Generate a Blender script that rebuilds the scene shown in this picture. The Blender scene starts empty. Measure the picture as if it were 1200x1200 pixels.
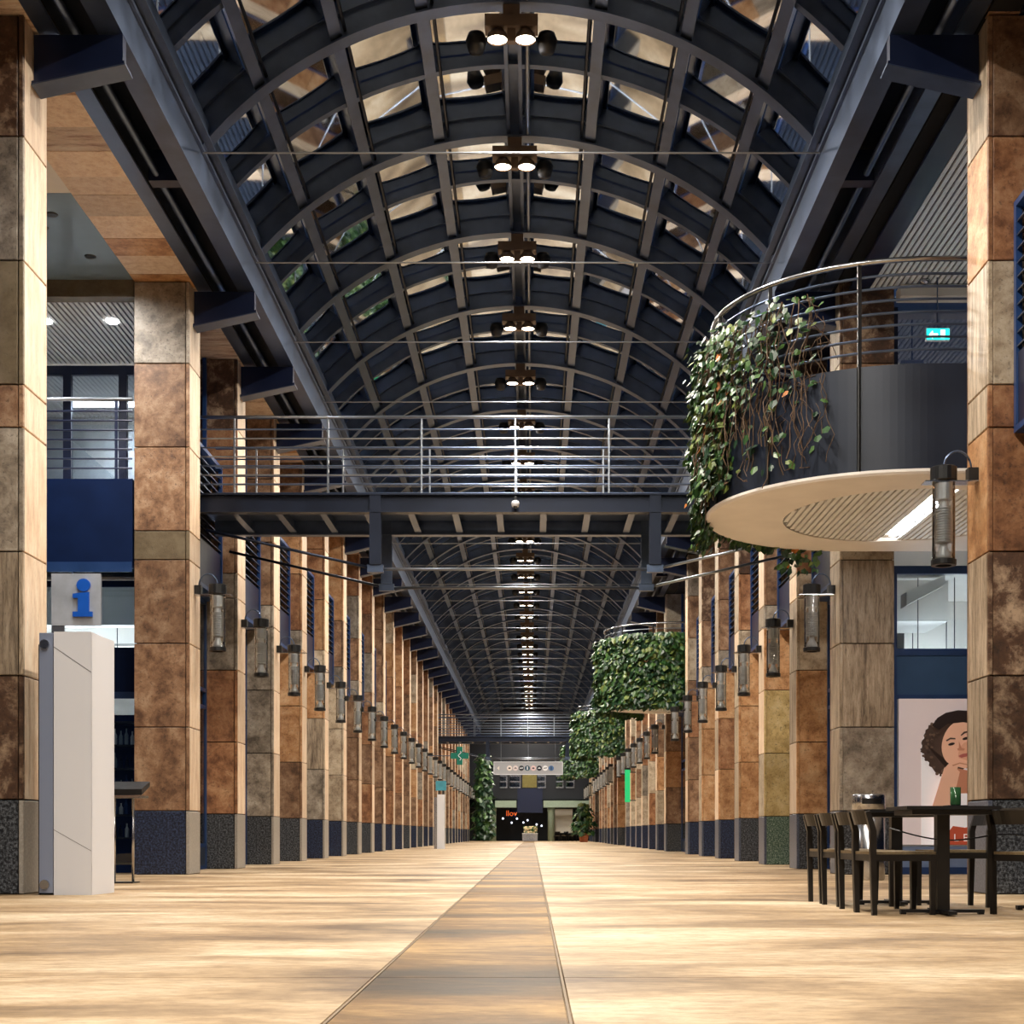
import bpy, math, random
from mathutils import Vector
R = math.radians
col = bpy.context.scene.collection
scene = bpy.context.scene

# ------------------------------------------------------------------ camera
EYE = 0.58
F = 1727.0                      # focal length in pixels of a 1200 px frame
S = 3.4                         # bay length of the arcade
cam_d = bpy.data.cameras.new('camera')
cam = bpy.data.objects.new('camera', cam_d)
col.objects.link(cam)
cam.location = (0, 0, EYE)
cam.rotation_euler = (R(90), 0, 0)
cam_d.sensor_width = 36
cam_d.lens = F / 1200 * 36
cam_d.shift_x = -24 / 1200
cam_d.shift_y = 377 / 1200
cam_d.clip_end = 400
scene.camera = cam

# ------------------------------------------------------------------ world
w = bpy.data.worlds.new('night'); scene.world = w
w.use_nodes = True
bgn = w.node_tree.nodes['Background']
bgn.inputs[0].default_value = (0.10, 0.19, 0.42, 1)
bgn.inputs[1].default_value = 0.16
scene.view_settings.view_transform = 'Standard'
scene.view_settings.look = 'None'
scene.view_settings.gamma = 1
scene.view_settings.use_curve_mapping = False
scene.view_settings.exposure = 0.1
SPOT_W = 1250
FLOOD_W = 800
SPOT_COL = (1.0, 0.92, 0.80)

# ------------------------------------------------------------------ layout
XL, XR, XC = -4.86, 4.35, -0.255      # pillar faces towards the aisle, axis
N0 = 4.138                            # first pillar front in bays
def Y(n): return n * S
def PX(x, n): return (x - 624) * n / 508.0
def PZ(y, n): return EYE + (977 - y) * n / 508.0
LEFT_K = [0] + list(range(2, 30))
RIGHT_K = [0] + list(range(2, 9)) + list(range(10, 17)) + list(range(18, 25)) + list(range(26, 30))
BALC_N = [5.26, 13.26, 21.26, 29.26]
N_END = 34.2

# ------------------------------------------------------------------ mesh helpers
class MB:
    def __init__(s): s.v = []; s.f = []; s.m = []
    def add(s, vs, fs, mi=0):
        b = len(s.v); s.v += [tuple(p) for p in vs]
        for f in fs: s.f.append([b + i for i in f]); s.m.append(mi)
        return s
    def box(s, x0, x1, y0, y1, z0, z1, mi=0):
        return s.add([(x0,y0,z0),(x1,y0,z0),(x1,y1,z0),(x0,y1,z0),(x0,y0,z1),(x1,y0,z1),(x1,y1,z1),(x0,y1,z1)],
                     [(0,3,2,1),(4,5,6,7),(0,1,5,4),(1,2,6,5),(2,3,7,6),(3,0,4,7)], mi)
    def prism(s, poly, a0, a1, axis='y', mi=0):
        """poly in the plane across axis: y -> (x,z); x -> (y,z); z -> (x,y)"""
        n = len(poly)
        def P(p, a):
            return (p[0], a, p[1]) if axis == 'y' else ((a, p[0], p[1]) if axis == 'x' else (p[0], p[1], a))
        vs = [P(p, a0) for p in poly] + [P(p, a1) for p in poly]
        fs = [tuple(range(n))[::-1], tuple(range(n, 2*n))] + [(i, (i+1) % n, n+(i+1) % n, n+i) for i in range(n)]
        return s.add(vs, fs, mi)
    def tube(s, pts, r, n=8, mi=0, closed=False):
        pts = [Vector(p) for p in pts]; rings = []
        N = len(pts)
        for i, p in enumerate(pts):
            if closed: d = pts[(i+1) % N] - pts[i-1]
            elif i == 0: d = pts[1] - p
            elif i == N-1: d = p - pts[i-1]
            else: d = pts[i+1] - pts[i-1]
            d.normalize()
            up = Vector((0,0,1)) if abs(d.z) < .9 else Vector((0,1,0))
            a = d.cross(up).normalized(); b = d.cross(a)
            rr = r[i] if isinstance(r, (list, tuple)) else r
            rings.append([p + (a*math.cos(2*math.pi*k/n) + b*math.sin(2*math.pi*k/n))*rr for k in range(n)])
        vs = [q for g in rings for q in g]; fs = []
        for i in range(N if closed else N-1):
            j = (i+1) % N
            for k in range(n):
                fs.append((i*n+k, i*n+(k+1) % n, j*n+(k+1) % n, j*n+k))
        if not closed: fs += [tuple(range(n))[::-1], tuple(range((N-1)*n, N*n))]
        return s.add(vs, fs, mi)
    def lathe(s, prof, c, n=16, mi=0, a0=0.0, a1=2*math.pi, caps=True):
        full = abs(a1-a0) > 6.28
        m = n if full else n+1
        vs = []
        for (r, z) in prof:
            for k in range(m):
                a = a0 + (a1-a0)*k/n
                vs.append((c[0]+r*math.cos(a), c[1]+r*math.sin(a), c[2]+z))
        fs = []
        for i in range(len(prof)-1):
            for k in range(n):
                k2 = (k+1) % m
                fs.append((i*m+k, i*m+k2, (i+1)*m+k2, (i+1)*m+k))
        if caps and full:
            if prof[0][0] > 1e-4: fs.append(tuple(range(m))[::-1])
            if prof[-1][0] > 1e-4: fs.append(tuple(range((len(prof)-1)*m, len(prof)*m)))
        return s.add(vs, fs, mi)
    def mesh(s, name, mats, off=(0,0,0), smooth=False):
        me = bpy.data.meshes.new(name)
        me.from_pydata([(p[0]-off[0], p[1]-off[1], p[2]-off[2]) for p in s.v], [], s.f)
        for m in (mats if isinstance(mats, (list, tuple)) else [mats]): me.materials.append(m)
        if any(s.m): me.polygons.foreach_set('material_index', s.m)
        if smooth:
            me.polygons.foreach_set('use_smooth', [True]*len(me.polygons))
        me.update()
        return me
    def build(s, name, mats, parent=None, smooth=False):
        off = tuple(parent_world(parent)) if parent else (0,0,0)
        return link(name, s.mesh(name, mats, off, smooth), parent)

def parent_world(o):
    v = Vector((0,0,0))
    while o: v += Vector(o.location); o = o.parent
    return v
def link(name, me, parent=None, loc=(0,0,0)):
    o = bpy.data.objects.new(name, me); col.objects.link(o)
    o.location = loc
    if parent: o.parent = parent
    return o
def empty(name, loc=(0,0,0), label=None, cat=None, group=None, kind=None):
    o = link(name, None, None, loc); o.empty_display_size = .2
    return tag(o, label, cat, group, kind)
def tag(o, label=None, cat=None, group=None, kind=None):
    if label: o['label'] = label
    if cat: o['category'] = cat
    if group: o['group'] = group
    if kind: o['kind'] = kind
    return o
def copy_tree(o, parent=None):
    c = o.copy(); col.objects.link(c); c.parent = parent
    for ch in o.children: copy_tree(ch, c)
    return c
def curve_text(txt, size, name, mat, parent, M, extrude=.01):
    cu = bpy.data.curves.new(name, 'FONT'); cu.body = txt; cu.size = size; cu.extrude = extrude
    cu.align_x = 'CENTER'; cu.align_y = 'CENTER'; cu.resolution_u = 3
    t = bpy.data.objects.new('tmp', cu); col.objects.link(t)
    me = bpy.data.meshes.new_from_object(t)
    bpy.data.objects.remove(t)
    me.materials.clear(); me.materials.append(mat)
    o = link(name, me, parent, Vector(M) - (parent_world(parent) if parent else Vector()))
    o.rotation_euler = (R(90), 0, 0)
    return o

# ------------------------------------------------------------------ materials
MATS = {}
def srgb(r, g, b):
    f = lambda c: (c/255/12.92) if c/255 <= .04045 else ((c/255+.055)/1.055)**2.4
    return (f(r), f(g), f(b), 1)
def base_mat(name):
    m = bpy.data.materials.new(name); m.use_nodes = True
    MATS[name] = m
    return m, m.node_tree.nodes, m.node_tree.links, m.node_tree.nodes['Principled BSDF']
def plain(name, c, rough=.5, metal=0, emit=None, es=0, noise=.0, scale=6, spec=None):
    m, N, L, B = base_mat(name)
    B.inputs['Roughness'].default_value = rough; B.inputs['Metallic'].default_value = metal
    B.inputs['Base Color'].default_value = c
    if spec is not None: B.inputs['Specular IOR Level'].default_value = spec
    if noise:
        tc = N.new('ShaderNodeTexCoord'); nz = N.new('ShaderNodeTexNoise'); nz.inputs['Scale'].default_value = scale
        nz.inputs['Detail'].default_value = 5
        L.new(tc.outputs['Object'], nz.inputs['Vector'])
        rp = N.new('ShaderNodeValToRGB')
        rp.color_ramp.elements[0].position = .3; rp.color_ramp.elements[1].position = .7
        rp.color_ramp.elements[0].color = tuple(x*(1-noise) for x in c[:3]) + (1,)
        rp.color_ramp.elements[1].color = tuple(min(1, x*(1+noise)) for x in c[:3]) + (1,)
        L.new(nz.outputs['Fac'], rp.inputs['Fac']); L.new(rp.outputs['Color'], B.inputs['Base Color'])
        mr = N.new('ShaderNodeMapRange'); mr.inputs['To Min'].default_value = max(.03, rough-.1); mr.inputs['To Max'].default_value = min(1, rough+.1)
        L.new(nz.outputs['Fac'], mr.inputs['Value']); L.new(mr.outputs['Result'], B.inputs['Roughness'])
    if emit:
        B.inputs['Emission Color'].default_value = emit; B.inputs['Emission Strength'].default_value = es
    return m
def travertine(name, c1, c2, c3, stretch=(1,1,1), pits=.5, rough=.42):
    m, N, L, B = base_mat(name)
    tc = N.new('ShaderNodeTexCoord'); oi = N.new('ShaderNodeObjectInfo')
    mp = N.new('ShaderNodeMapping'); mp.inputs['Scale'].default_value = stretch
    ad = N.new('ShaderNodeVectorMath'); ad.operation = 'ADD'
    sc = N.new('ShaderNodeMath'); sc.operation = 'MULTIPLY'; sc.inputs[1].default_value = 57
    L.new(oi.outputs['Random'], sc.inputs[0]); L.new(sc.outputs[0], ad.inputs[1])
    L.new(tc.outputs['Object'], ad.inputs[0]); L.new(ad.outputs[0], mp.inputs['Vector'])
    n1 = N.new('ShaderNodeTexNoise'); n1.inputs['Scale'].default_value = 3.4; n1.inputs['Detail'].default_value = 12
    n1.inputs['Roughness'].default_value = .72; n1.inputs['Distortion'].default_value = .22
    L.new(mp.outputs[0], n1.inputs['Vector'])
    rp = N.new('ShaderNodeValToRGB'); e = rp.color_ramp.elements
    e[0].position = .36; e[0].color = c1; e[1].position = .66; e[1].color = c3
    k = e.new(.5); k.color = c2
    L.new(n1.outputs['Fac'], rp.inputs['Fac'])
    # pits: thresholded fine noise
    n2 = N.new('ShaderNodeTexNoise'); n2.inputs['Scale'].default_value = 26; n2.inputs['Detail'].default_value = 4
    n2.inputs['Roughness'].default_value = .7
    L.new(mp.outputs[0], n2.inputs['Vector'])
    r2 = N.new('ShaderNodeValToRGB'); r2.color_ramp.elements[0].position = .33; r2.color_ramp.elements[0].color = (0,0,0,1)
    r2.color_ramp.elements[1].position = .44; r2.color_ramp.elements[1].color = (1,1,1,1)
    L.new(n2.outputs['Fac'], r2.inputs['Fac'])
    mx = N.new('ShaderNodeMix'); mx.data_type = 'RGBA'; mx.blend_type = 'MULTIPLY'; mx.inputs['Factor'].default_value = pits
    L.new(rp.outputs['Color'], mx.inputs[6]); L.new(r2.outputs['Color'], mx.inputs[7])
    # each slab its own tone
    hs = N.new('ShaderNodeHueSaturation')
    mr = N.new('ShaderNodeMapRange'); mr.inputs['To Min'].default_value = .78; mr.inputs['To Max'].default_value = 1.2
    L.new(oi.outputs['Random'], mr.inputs['Value']); L.new(mr.outputs['Result'], hs.inputs['Value'])
    L.new(mx.outputs[2], hs.inputs['Color']); L.new(hs.outputs['Color'], B.inputs['Base Color'])
    bp = N.new('ShaderNodeBump'); bp.inputs['Strength'].default_value = .25; bp.inputs['Distance'].default_value = .01
    L.new(r2.outputs['Color'], bp.inputs['Height']); L.new(bp.outputs[0], B.inputs['Normal'])
    B.inputs['Roughness'].default_value = rough
    return m
def granite(name, c1, c2, scale=60):
    m, N, L, B = base_mat(name)
    tc = N.new('ShaderNodeTexCoord'); nz = N.new('ShaderNodeTexNoise'); nz.inputs['Scale'].default_value = scale
    nz.inputs['Detail'].default_value = 4; nz.inputs['Roughness'].default_value = .8
    L.new(tc.outputs['Object'], nz.inputs['Vector'])
    rp = N.new('ShaderNodeValToRGB'); rp.color_ramp.elements[0].position = .45; rp.color_ramp.elements[1].position = .74
    rp.color_ramp.elements[0].color = c1; rp.color_ramp.elements[1].color = c2
    L.new(nz.outputs['Fac'], rp.inputs['Fac']); L.new(rp.outputs['Color'], B.inputs['Base Color'])
    B.inputs['Roughness'].default_value = .35
    return m
def glass(name, tint, refl=.1, rough=.02, ior=1.5, gc=(1,1,1,1)):
    m, N, L, B = base_mat(name)
    N.remove(B)
    tr = N.new('ShaderNodeBsdfTransparent'); tr.inputs[0].default_value = tint
    gl = N.new('ShaderNodeBsdfGlossy'); gl.inputs['Roughness'].default_value = rough; gl.inputs['Color'].default_value = gc
    fr = N.new('ShaderNodeFresnel'); fr.inputs[0].default_value = ior
    ma = N.new('ShaderNodeMath'); ma.operation = 'ADD'; ma.use_clamp = True; ma.inputs[1].default_value = refl
    mx = N.new('ShaderNodeMixShader')
    L.new(fr.outputs[0], ma.inputs[0]); L.new(ma.outputs[0], mx.inputs[0])
    L.new(tr.outputs[0], mx.inputs[1]); L.new(gl.outputs[0], mx.inputs[2])
    L.new(mx.outputs[0], N['Material Output'].inputs[0])
    return m

T = {
 'brown':  travertine('travertine_brown', srgb(88,62,46), srgb(138,104,78), srgb(178,148,120)),
 'rust':   travertine('travertine_rust', srgb(104,66,42), srgb(156,108,74), srgb(192,150,112)),
 'orange': travertine('travertine_orange', srgb(146,98,60), srgb(190,142,98), srgb(214,176,136)),
 'beige':  travertine('travertine_beige', srgb(146,126,104), srgb(188,170,146), srgb(212,198,176)),
 'grey':   travertine('travertine_grey', srgb(98,88,78), srgb(146,134,120), srgb(184,174,160)),
 'vein':   travertine('travertine_vein', srgb(100,86,72), srgb(166,148,126), srgb(200,184,164), (5,5,.5), .6),
 'dark':   travertine('travertine_dark', srgb(54,38,28), srgb(88,62,46), srgb(176,150,124)),
 'yellow': travertine('travertine_yellow', srgb(172,144,90), srgb(204,178,122), srgb(222,202,156)),
 'olive':  travertine('travertine_olive', srgb(98,84,64), srgb(116,102,80), srgb(132,118,96), pits=.2),
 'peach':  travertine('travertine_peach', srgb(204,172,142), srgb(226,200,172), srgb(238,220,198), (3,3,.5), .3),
 'soffit': travertine('travertine_soffit', srgb(150,106,80), srgb(222,194,166), srgb(240,224,204), (.6,3,1), .4),
}
GR_D = granite('granite_dark', srgb(18,20,26), srgb(138,144,152), 34)
GR_B = granite('granite_blue', srgb(8,14,30), srgb(84,100,140), 34)
GR_L = granite('granite_light', srgb(150,144,136), srgb(182,176,168), 30)
GR_S = granite('granite_slate', srgb(70,76,92), srgb(120,126,140), 40)
CORE = plain('joint_mortar', srgb(28,22,18), .9, noise=.3)
STEEL = plain('painted_steel', srgb(92,106,132), .36, .85, noise=.18, scale=3)
STEEL_D = plain('painted_steel_dark', srgb(26,34,52), .4, .5, noise=.2, scale=2)
STEEL_N = plain('painted_steel_navy', srgb(18,30,62), .4, .1, noise=.2, scale=2)
RAIL = plain('brushed_rail_steel', srgb(150,158,170), .3, .9)
INOX = plain('stainless', srgb(186,188,192), .24, 1)
BLUE = plain('blue_frame_paint', srgb(34,62,110), .35, 0, noise=.12, scale=4)
NAVY = plain('navy_panel', srgb(5,27,66), .6, 0, noise=.15, scale=3, spec=.15)
SLATE = plain('slate_panel', srgb(30,38,54), .42, .1, noise=.25, scale=1.3)
BLACK = plain('black_plastic', srgb(16,17,20), .4, noise=.2)
WHITE = plain('white_plaster', srgb(222,216,206), .7, noise=.05, scale=2)
CREAM = plain('cream_soffit', srgb(236,232,228), .6, noise=.05, scale=2)
SLATM = plain('white_slat', srgb(232,236,238), .5, noise=.05)
VOIDM = plain('dark_void', srgb(10,11,14), .9, noise=.2)
PANE = glass('roof_glass', (.32,.38,.45,1), .06, .03, 1.6, (.62,.72,.88,1))
SHOP = glass('shop_glass', (.82,.9,.95,1), .03, .01, 1.45)
SHOPR = glass('gallery_glass', (.55,.62,.7,1), .16, .02, 1.6)
CLEAR = glass('clear_glass', (.95,.97,.98,1), .12, .04, 1.45)
LAMPM = plain('spot_lens', (1,1,1,1), .4, 0, (1,.86,.66,1), 26)
SHOP_FILL = plain('shop_fill_lens', (1,1,1,1), .4, 0, (.95,.97,1,1), 32)  # glow of the added shop lights
STRIPB = plain('soffit_lamp_lens', (1,1,1,1), .4, 0, (1,.97,.93,1), 60)
STRIP = plain('strip_lens', (1,1,1,1), .4, 0, (1,.97,.92,1), 9)
BRONZE = plain('bronze_housing', srgb(112,92,76), .45, .4, noise=.15)
WOODD = plain('dark_stained_wood', srgb(20,17,16), .4, noise=.3, scale=9)
SEATM = plain('seat_webbing', srgb(120,102,74), .7, noise=.25, scale=60)
PANEL_W = plain('white_lacquer', srgb(222,224,232), .3, .0)
PANEL_G = plain('satin_aluminium', srgb(176,180,192), .24, .85)
GREENG = plain('green_banner', srgb(20,170,90), .5, 0, (.02,.6,.22,1), .5)
LEAF = []
for i, c in enumerate([srgb(40,74,34), srgb(66,98,46), srgb(24,54,32), srgb(104,118,58)]):
    LEAF.append(plain('ivy_leaf_%d' % i, c, .42, noise=.3, scale=9))
LEAF_R = plain('ivy_leaf_rust', srgb(176,104,36), .5, noise=.3, scale=9)
VINE = plain('dry_vine', srgb(92,72,54), .8, noise=.3)
COILM = plain('finned_aluminium', srgb(214,216,218), .4, .15, noise=.1)

# floor: honed stone with smears
def floor_mat(name, c1, c2, c3, dark):
    m, N, L, B = base_mat(name)
    g = N.new('ShaderNodeNewGeometry')
    mp = N.new('ShaderNodeMapping'); mp.inputs['Scale'].default_value = (.42, .95, 1)
    L.new(g.outputs['Position'], mp.inputs['Vector'])
    n1 = N.new('ShaderNodeTexNoise'); n1.inputs['Scale'].default_value = 1.0; n1.inputs['Detail'].default_value = 8
    n1.inputs['Roughness'].default_value = .62; n1.inputs['Distortion'].default_value = .5
    L.new(mp.outputs[0], n1.inputs['Vector'])
    rp = N.new('ShaderNodeValToRGB'); e = rp.color_ramp.elements
    e[0].position = .34; e[0].color = c1; e[1].position = .66; e[1].color = c3; k = e.new(.5); k.color = c2
    L.new(n1.outputs['Fac'], rp.inputs['Fac'])
    n2 = N.new('ShaderNodeTexNoise'); n2.inputs['Scale'].default_value = 14; n2.inputs['Detail'].default_value = 8; n2.inputs['Roughness'].default_value = .75
    mp2 = N.new('ShaderNodeMapping'); mp2.inputs['Scale'].default_value = (.5, 1, 1)
    L.new(g.outputs['Position'], mp2.inputs['Vector']); L.new(mp2.outputs[0], n2.inputs['Vector'])
    r2 = N.new('ShaderNodeValToRGB'); r2.color_ramp.elements[0].position = .35; r2.color_ramp.elements[0].color = (.55,.5,.45,1)
    r2.color_ramp.elements[1].position = .6; r2.color_ramp.elements[1].color = (1,1,1,1)
    L.new(n2.outputs['Fac'], r2.inputs['Fac'])
    mx = N.new('ShaderNodeMix'); mx.data_type = 'RGBA'; mx.blend_type = 'MULTIPLY'; mx.inputs['Factor'].default_value = .9
    L.new(rp.outputs['Color'], mx.inputs[6]); L.new(r2.outputs['Color'], mx.inputs[7])
    L.new(mx.outputs[2], B.inputs['Base Color'])
    mr = N.new('ShaderNodeMapRange'); mr.inputs['To Min'].default_value = .42; mr.inputs['To Max'].default_value = .66
    L.new(n1.outputs['Fac'], mr.inputs['Value']); L.new(mr.outputs['Result'], B.inputs['Roughness'])
    B.inputs['Specular IOR Level'].default_value = .18 if dark else .35
    bp = N.new('ShaderNodeBump'); bp.inputs['Strength'].default_value = .12; bp.inputs['Distance'].default_value = .01
    L.new(n2.outputs['Fac'], bp.inputs['Height']); L.new(bp.outputs[0], B.inputs['Normal'])
    return m
FLOOR = floor_mat('floor_stone', srgb(108,84,58), srgb(184,156,120), srgb(228,208,178), 0)
FLOOR_D = floor_mat('floor_stone_dark', srgb(62,46,26), srgb(128,98,60), srgb(196,160,108), 1)
FJOINT = plain('floor_joint', srgb(120,98,70), .6, noise=.1)

# ------------------------------------------------------------------ floor
fl = tag(MB().box(-16, 16, -16, Y(N_END)+14, -.3, -.012).build('floor', FLOOR), kind='structure')
X1, X2 = -.635, .115
slab_len = S
rng = random.Random(4)
y = -S*2
i = 0
meshes = {}
def floor_slab(x0, x1, y0, y1, mat):
    key = (round(x1-x0, 3), round(y1-y0, 3), mat.name)
    if key not in meshes:
        a, b = x1-x0, y1-y0; c = .004
        m = MB().add([(0,0,-.012),(a,0,-.012),(a,b,-.012),(0,b,-.012),(c,c,0),(a-c,c,0),(a-c,b-c,0),(c,b-c,0)],
                     [(4,5,6,7),(0,1,5,4),(1,2,6,5),(2,3,7,6),(3,0,4,7)])
        meshes[key] = m.mesh('floor_slab', mat)
    return link('floor_slab', meshes[key], fl, (x0, y0, 0))
while y < Y(N_END)+8:
    big = y < 40
    L_ = 2.55 if big else 10.2
    for (a, b) in ((-16, X1-.009), (X2+.009, 16)):
        floor_slab(a, b, y, y+L_-.003, FLOOR)
    floor_slab(X1+.003, X2-.003, y, y+L_-.003, FLOOR_D)
    y += L_
for x in (X1-.009, X2-.003):
    MB().box(x+.001, x+.011, -S*2, Y(N_END)+8, -.012, -.001).build('joint_strip', FJOINT, fl)

# ------------------------------------------------------------------ pillars
PW, PD = .78, .2*S
COURSES = [(0.0,.905),(.905,2.09),(2.09,3.275),(3.275,4.46),(4.46,4.87),(4.87,6.055),(6.055,7.24),(7.24,8.4)]
slab_cache = {}
def slab_mesh(w_, h_, ax, mat):
    """slab with a small chamfer; ax 'f' faces -Y, 'r' faces +X, 'l' faces -X; origin lower left of outer face"""
    key = (round(w_,3), round(h_,3), ax, mat.name)
    if key in slab_cache: return slab_cache[key]
    c, d = .006, .035
    pts = [(0,d,0),(w_,d,0),(w_,d,h_),(0,d,h_),(0,c,0),(w_,c,0),(w_,c,h_),(0,c,h_),(c,0,c),(w_-c,0,c),(w_-c,0,h_-c),(c,0,h_-c)]
    fs = [(8,9,10,11)]
    for a in (0,4):
        b = a+4
        for i in range(4): fs.append((a+i, a+(i+1) % 4, b+(i+1) % 4, b+i))
    if ax == 'f': P = pts
    elif ax == 'r': P = [(-q[1], q[0], q[2]) for q in pts]
    else: P = [(q[1], w_-q[0], q[2]) for q in pts]
    me = MB().add(P, fs).mesh('stone_slab', mat)
    slab_cache[key] = me
    return me
NEAR = {
 ('L',0): ['dark','vein','grey','brown','olive','grey','dark','brown'],
 ('L',2): ['brown','brown','brown','olive','brown','brown','grey','brown'],
 ('L',3): ['rust','rust','grey','grey','brown','rust','dark','brown'],
 ('L',4): ['grey','grey','grey','grey','brown','brown','brown','brown'],
 ('L',5): ['brown','orange','orange','grey','rust','orange','brown','rust'],
 ('L',6): ['grey','vein','orange','beige','orange','rust','rust','rust'],
 ('L',7): ['beige','beige','beige','grey','brown','orange','orange','brown'],
 ('R',0): ['dark','dark','rust','rust','beige','rust','brown','brown'],
 ('R',2): ['grey','vein','vein','beige','brown','brown','dark','brown'],
 ('R',3): ['orange','orange','beige','beige','rust','brown','dark','dark'],
 ('R',4): ['yellow','yellow','orange','grey','brown','rust','brown','dark'],
 ('R',5): ['orange','orange','orange','beige','rust','dark','brown','brown'],
 ('R',6): ['orange','rust','orange','grey','brown','brown','dark','brown'],
 ('R',7): ['orange','orange','orange','grey','brown','dark','brown','dark'],
}
PLABEL = {
 ('L',0): 'brown travertine pillar standing right beside the tall metal information stele',
 ('L',2): 'brown travertine pillar between the blue information sign and the steel footbridge',
 ('L',3): 'rust and grey travertine pillar just past the footbridge, opposite the yellow one',
 ('R',0): 'dark mottled travertine pillar behind the cafe tables, in front of the portrait poster',
 ('R',2): 'pale veined travertine pillar beside the portrait poster, behind the steel bin',
 ('R',4): 'pillar with yellow lower slabs and a greenish speckled base',
}
GR_G = granite('granite_green', srgb(50,80,66), srgb(190,206,190), 34)
rng = random.Random(11)
ORD = ['zeroth','first','second','third','fourth','fifth','sixth','seventh','eighth','ninth','tenth','eleventh','twelfth','thirteenth','fourteenth','fifteenth','sixteenth','seventeenth','eighteenth','nineteenth','twentieth']
ORD += ['twenty-'+q for q in ORD[1:10]] + ['thirtieth','thirty-first','thirty-second']
def pillar(side, k):
    y0 = Y(N0+k)
    x0, x1 = (XL-PW, XL) if side == 'L' else (XR, XR+PW)
    i_ = [q for q in (LEFT_K if side == 'L' else RIGHT_K) if q > 2].index(k)+1 if k > 2 else 0
    lab = PLABEL.get((side, k), '%s travertine pillar past the near footbridge, %s' % (ORD[i_], 'across from the round balconies' if side == 'L' else 'on the side of the round balconies'))
    root = empty('pillar', (x0, y0, 0), lab, 'pillar', 'travertine pillars along the arcade', 'thing')
    d = .035
    MB().box(x0+.03, x1-.03, y0+.03, y0+PD-.03, 0, 8.4).build('core', CORE, root)
    cols = NEAR.get((side, k)) or [rng.choice(['brown','rust','grey','brown','orange','beige','rust','brown']) for _ in range(8)]
    g = .007
    fm = MB(); names = []
    for ci, (z0, z1) in enumerate(COURSES):
        if ci == 0:
            mf = GR_D if (k < 6 or rng.random() < .4) else GR_B
            if (side, k) == ('R', 4): mf = GR_G
            if (side, k) == ('L', 2): mf = GR_B
            ms = GR_L if side == 'L' else GR_S
        else:
            mf = T[cols[ci-1]]; ms = T['peach'] if side == 'L' else T[rng.choice(['peach','beige','vein'])]  # paler sides: light from the aisle put into the stone colour
            if (side, k) == ('R', 0): ms = T['vein'] if ci % 3 else T['orange']
        sx = 'r' if side == 'L' else 'l'
        if k <= 11:
            wf = PW - .05
            xs = x0 if side == 'L' else x0+.05
            link('stone_slab', slab_mesh(wf-g, z1-z0-2*g, 'f', mf), root, (xs-x0, 0, z0+g))
            xs2 = x1-.05+g/2 if side == 'L' else x0
            link('edge_slab', slab_mesh(.05-g/2, z1-z0-2*g, 'f', mf if ci else ms), root, (xs2-x0, 0, z0+g))
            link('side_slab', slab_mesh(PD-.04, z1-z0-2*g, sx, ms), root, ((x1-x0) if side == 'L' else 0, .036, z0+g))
        else:
            for q in (mf, ms):
                if q not in names: names.append(q)
            fm.box(x0, x1, y0, y0+.03, z0+g, z1-g, names.index(mf))
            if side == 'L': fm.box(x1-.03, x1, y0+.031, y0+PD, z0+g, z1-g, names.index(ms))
            else: fm.box(x0, x0+.03, y0+.031, y0+PD, z0+g, z1-g, names.index(ms))
    if k > 11: fm.build('stone_cladding', names, root)
    else: MB().box(x0, x1, y0+PD-.03, y0+PD-.002, .0, 8.4).build('rear_cladding', T['brown'], root)
    return root
for k in LEFT_K: pillar('L', k)
for k in RIGHT_K: pillar('R', k)

# ------------------------------------------------------------------ outer walls, lintels
tag(MB().box(-12.2, -12, -14, Y(N_END)+12, 0, 12).build('wall_left', NAVY), kind='structure')
tag(MB().box(12, 12.2, -14, Y(N_END)+12, 0, 12).build('wall_right', NAVY), kind='structure')
tag(MB().box(-12, 12, -14.2, -14, 0, 12).build('wall_back', SLATE), kind='structure')
for side, xa, xb in (('left', XL-PW, XL+.08), ('right', XR+.0, XR+PW)):
    lin = empty('trim_1' if side == 'left' else 'trim_2', ((xa+xb)/2, 0, 8.4), kind='structure')
    m = T['soffit'] if side == 'left' else STEEL_D
    MB().box(xa+.02, xb-.02, -10, Y(N_END), 8.45, 9.8).build('lintel_core', CORE, lin)
    if side == 'left':
        yy = Y(2.1); i = 0
        while yy < Y(9):
            ln = [.58,.66,.5,.62,.7][i % 5]
            MB().box(xa, xb-.03, yy+.004, yy+ln-.004, 8.405+.003*(i % 2), 8.45).build('soffit_slab', [T['soffit'],T['orange'],T['peach'],T['soffit'],T['peach']][(i*7//3) % 5], lin)
            yy += ln; i += 1
        MB().box(xa, xb-.03, yy, Y(N_END), 8.405, 8.45).build('soffit_lining', T['soffit'], lin)
        MB().box(xa, xb-.01, Y(2.1)-.04, Y(2.1), 8.41, 9.8).build('end_slab', T['orange'], lin)
    else:
        MB().box(xa+.3, xb, -10, Y(N_END), 8.40, 8.45).build('soffit_lining', STEEL_D, lin)
        MB().box(xa, xa+.29, -10, Y(N_END), 8.42, 8.45).build('soffit_lining', VOIDM, lin)
    # stone upper facing over the pillars
for side, k in (('L',0), ('R',0)):
    x0, x1 = (XL-PW, XL) if side == 'L' else (XR, XR+PW)
    r_ = tag(MB().box(x0, x1, Y(N0)-.02, Y(N0)+.1, 8.415, 9.75).build('trim_3' if side == 'L' else 'trim_4', T['orange' if side == 'L' else 'brown']), kind='structure')

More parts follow.
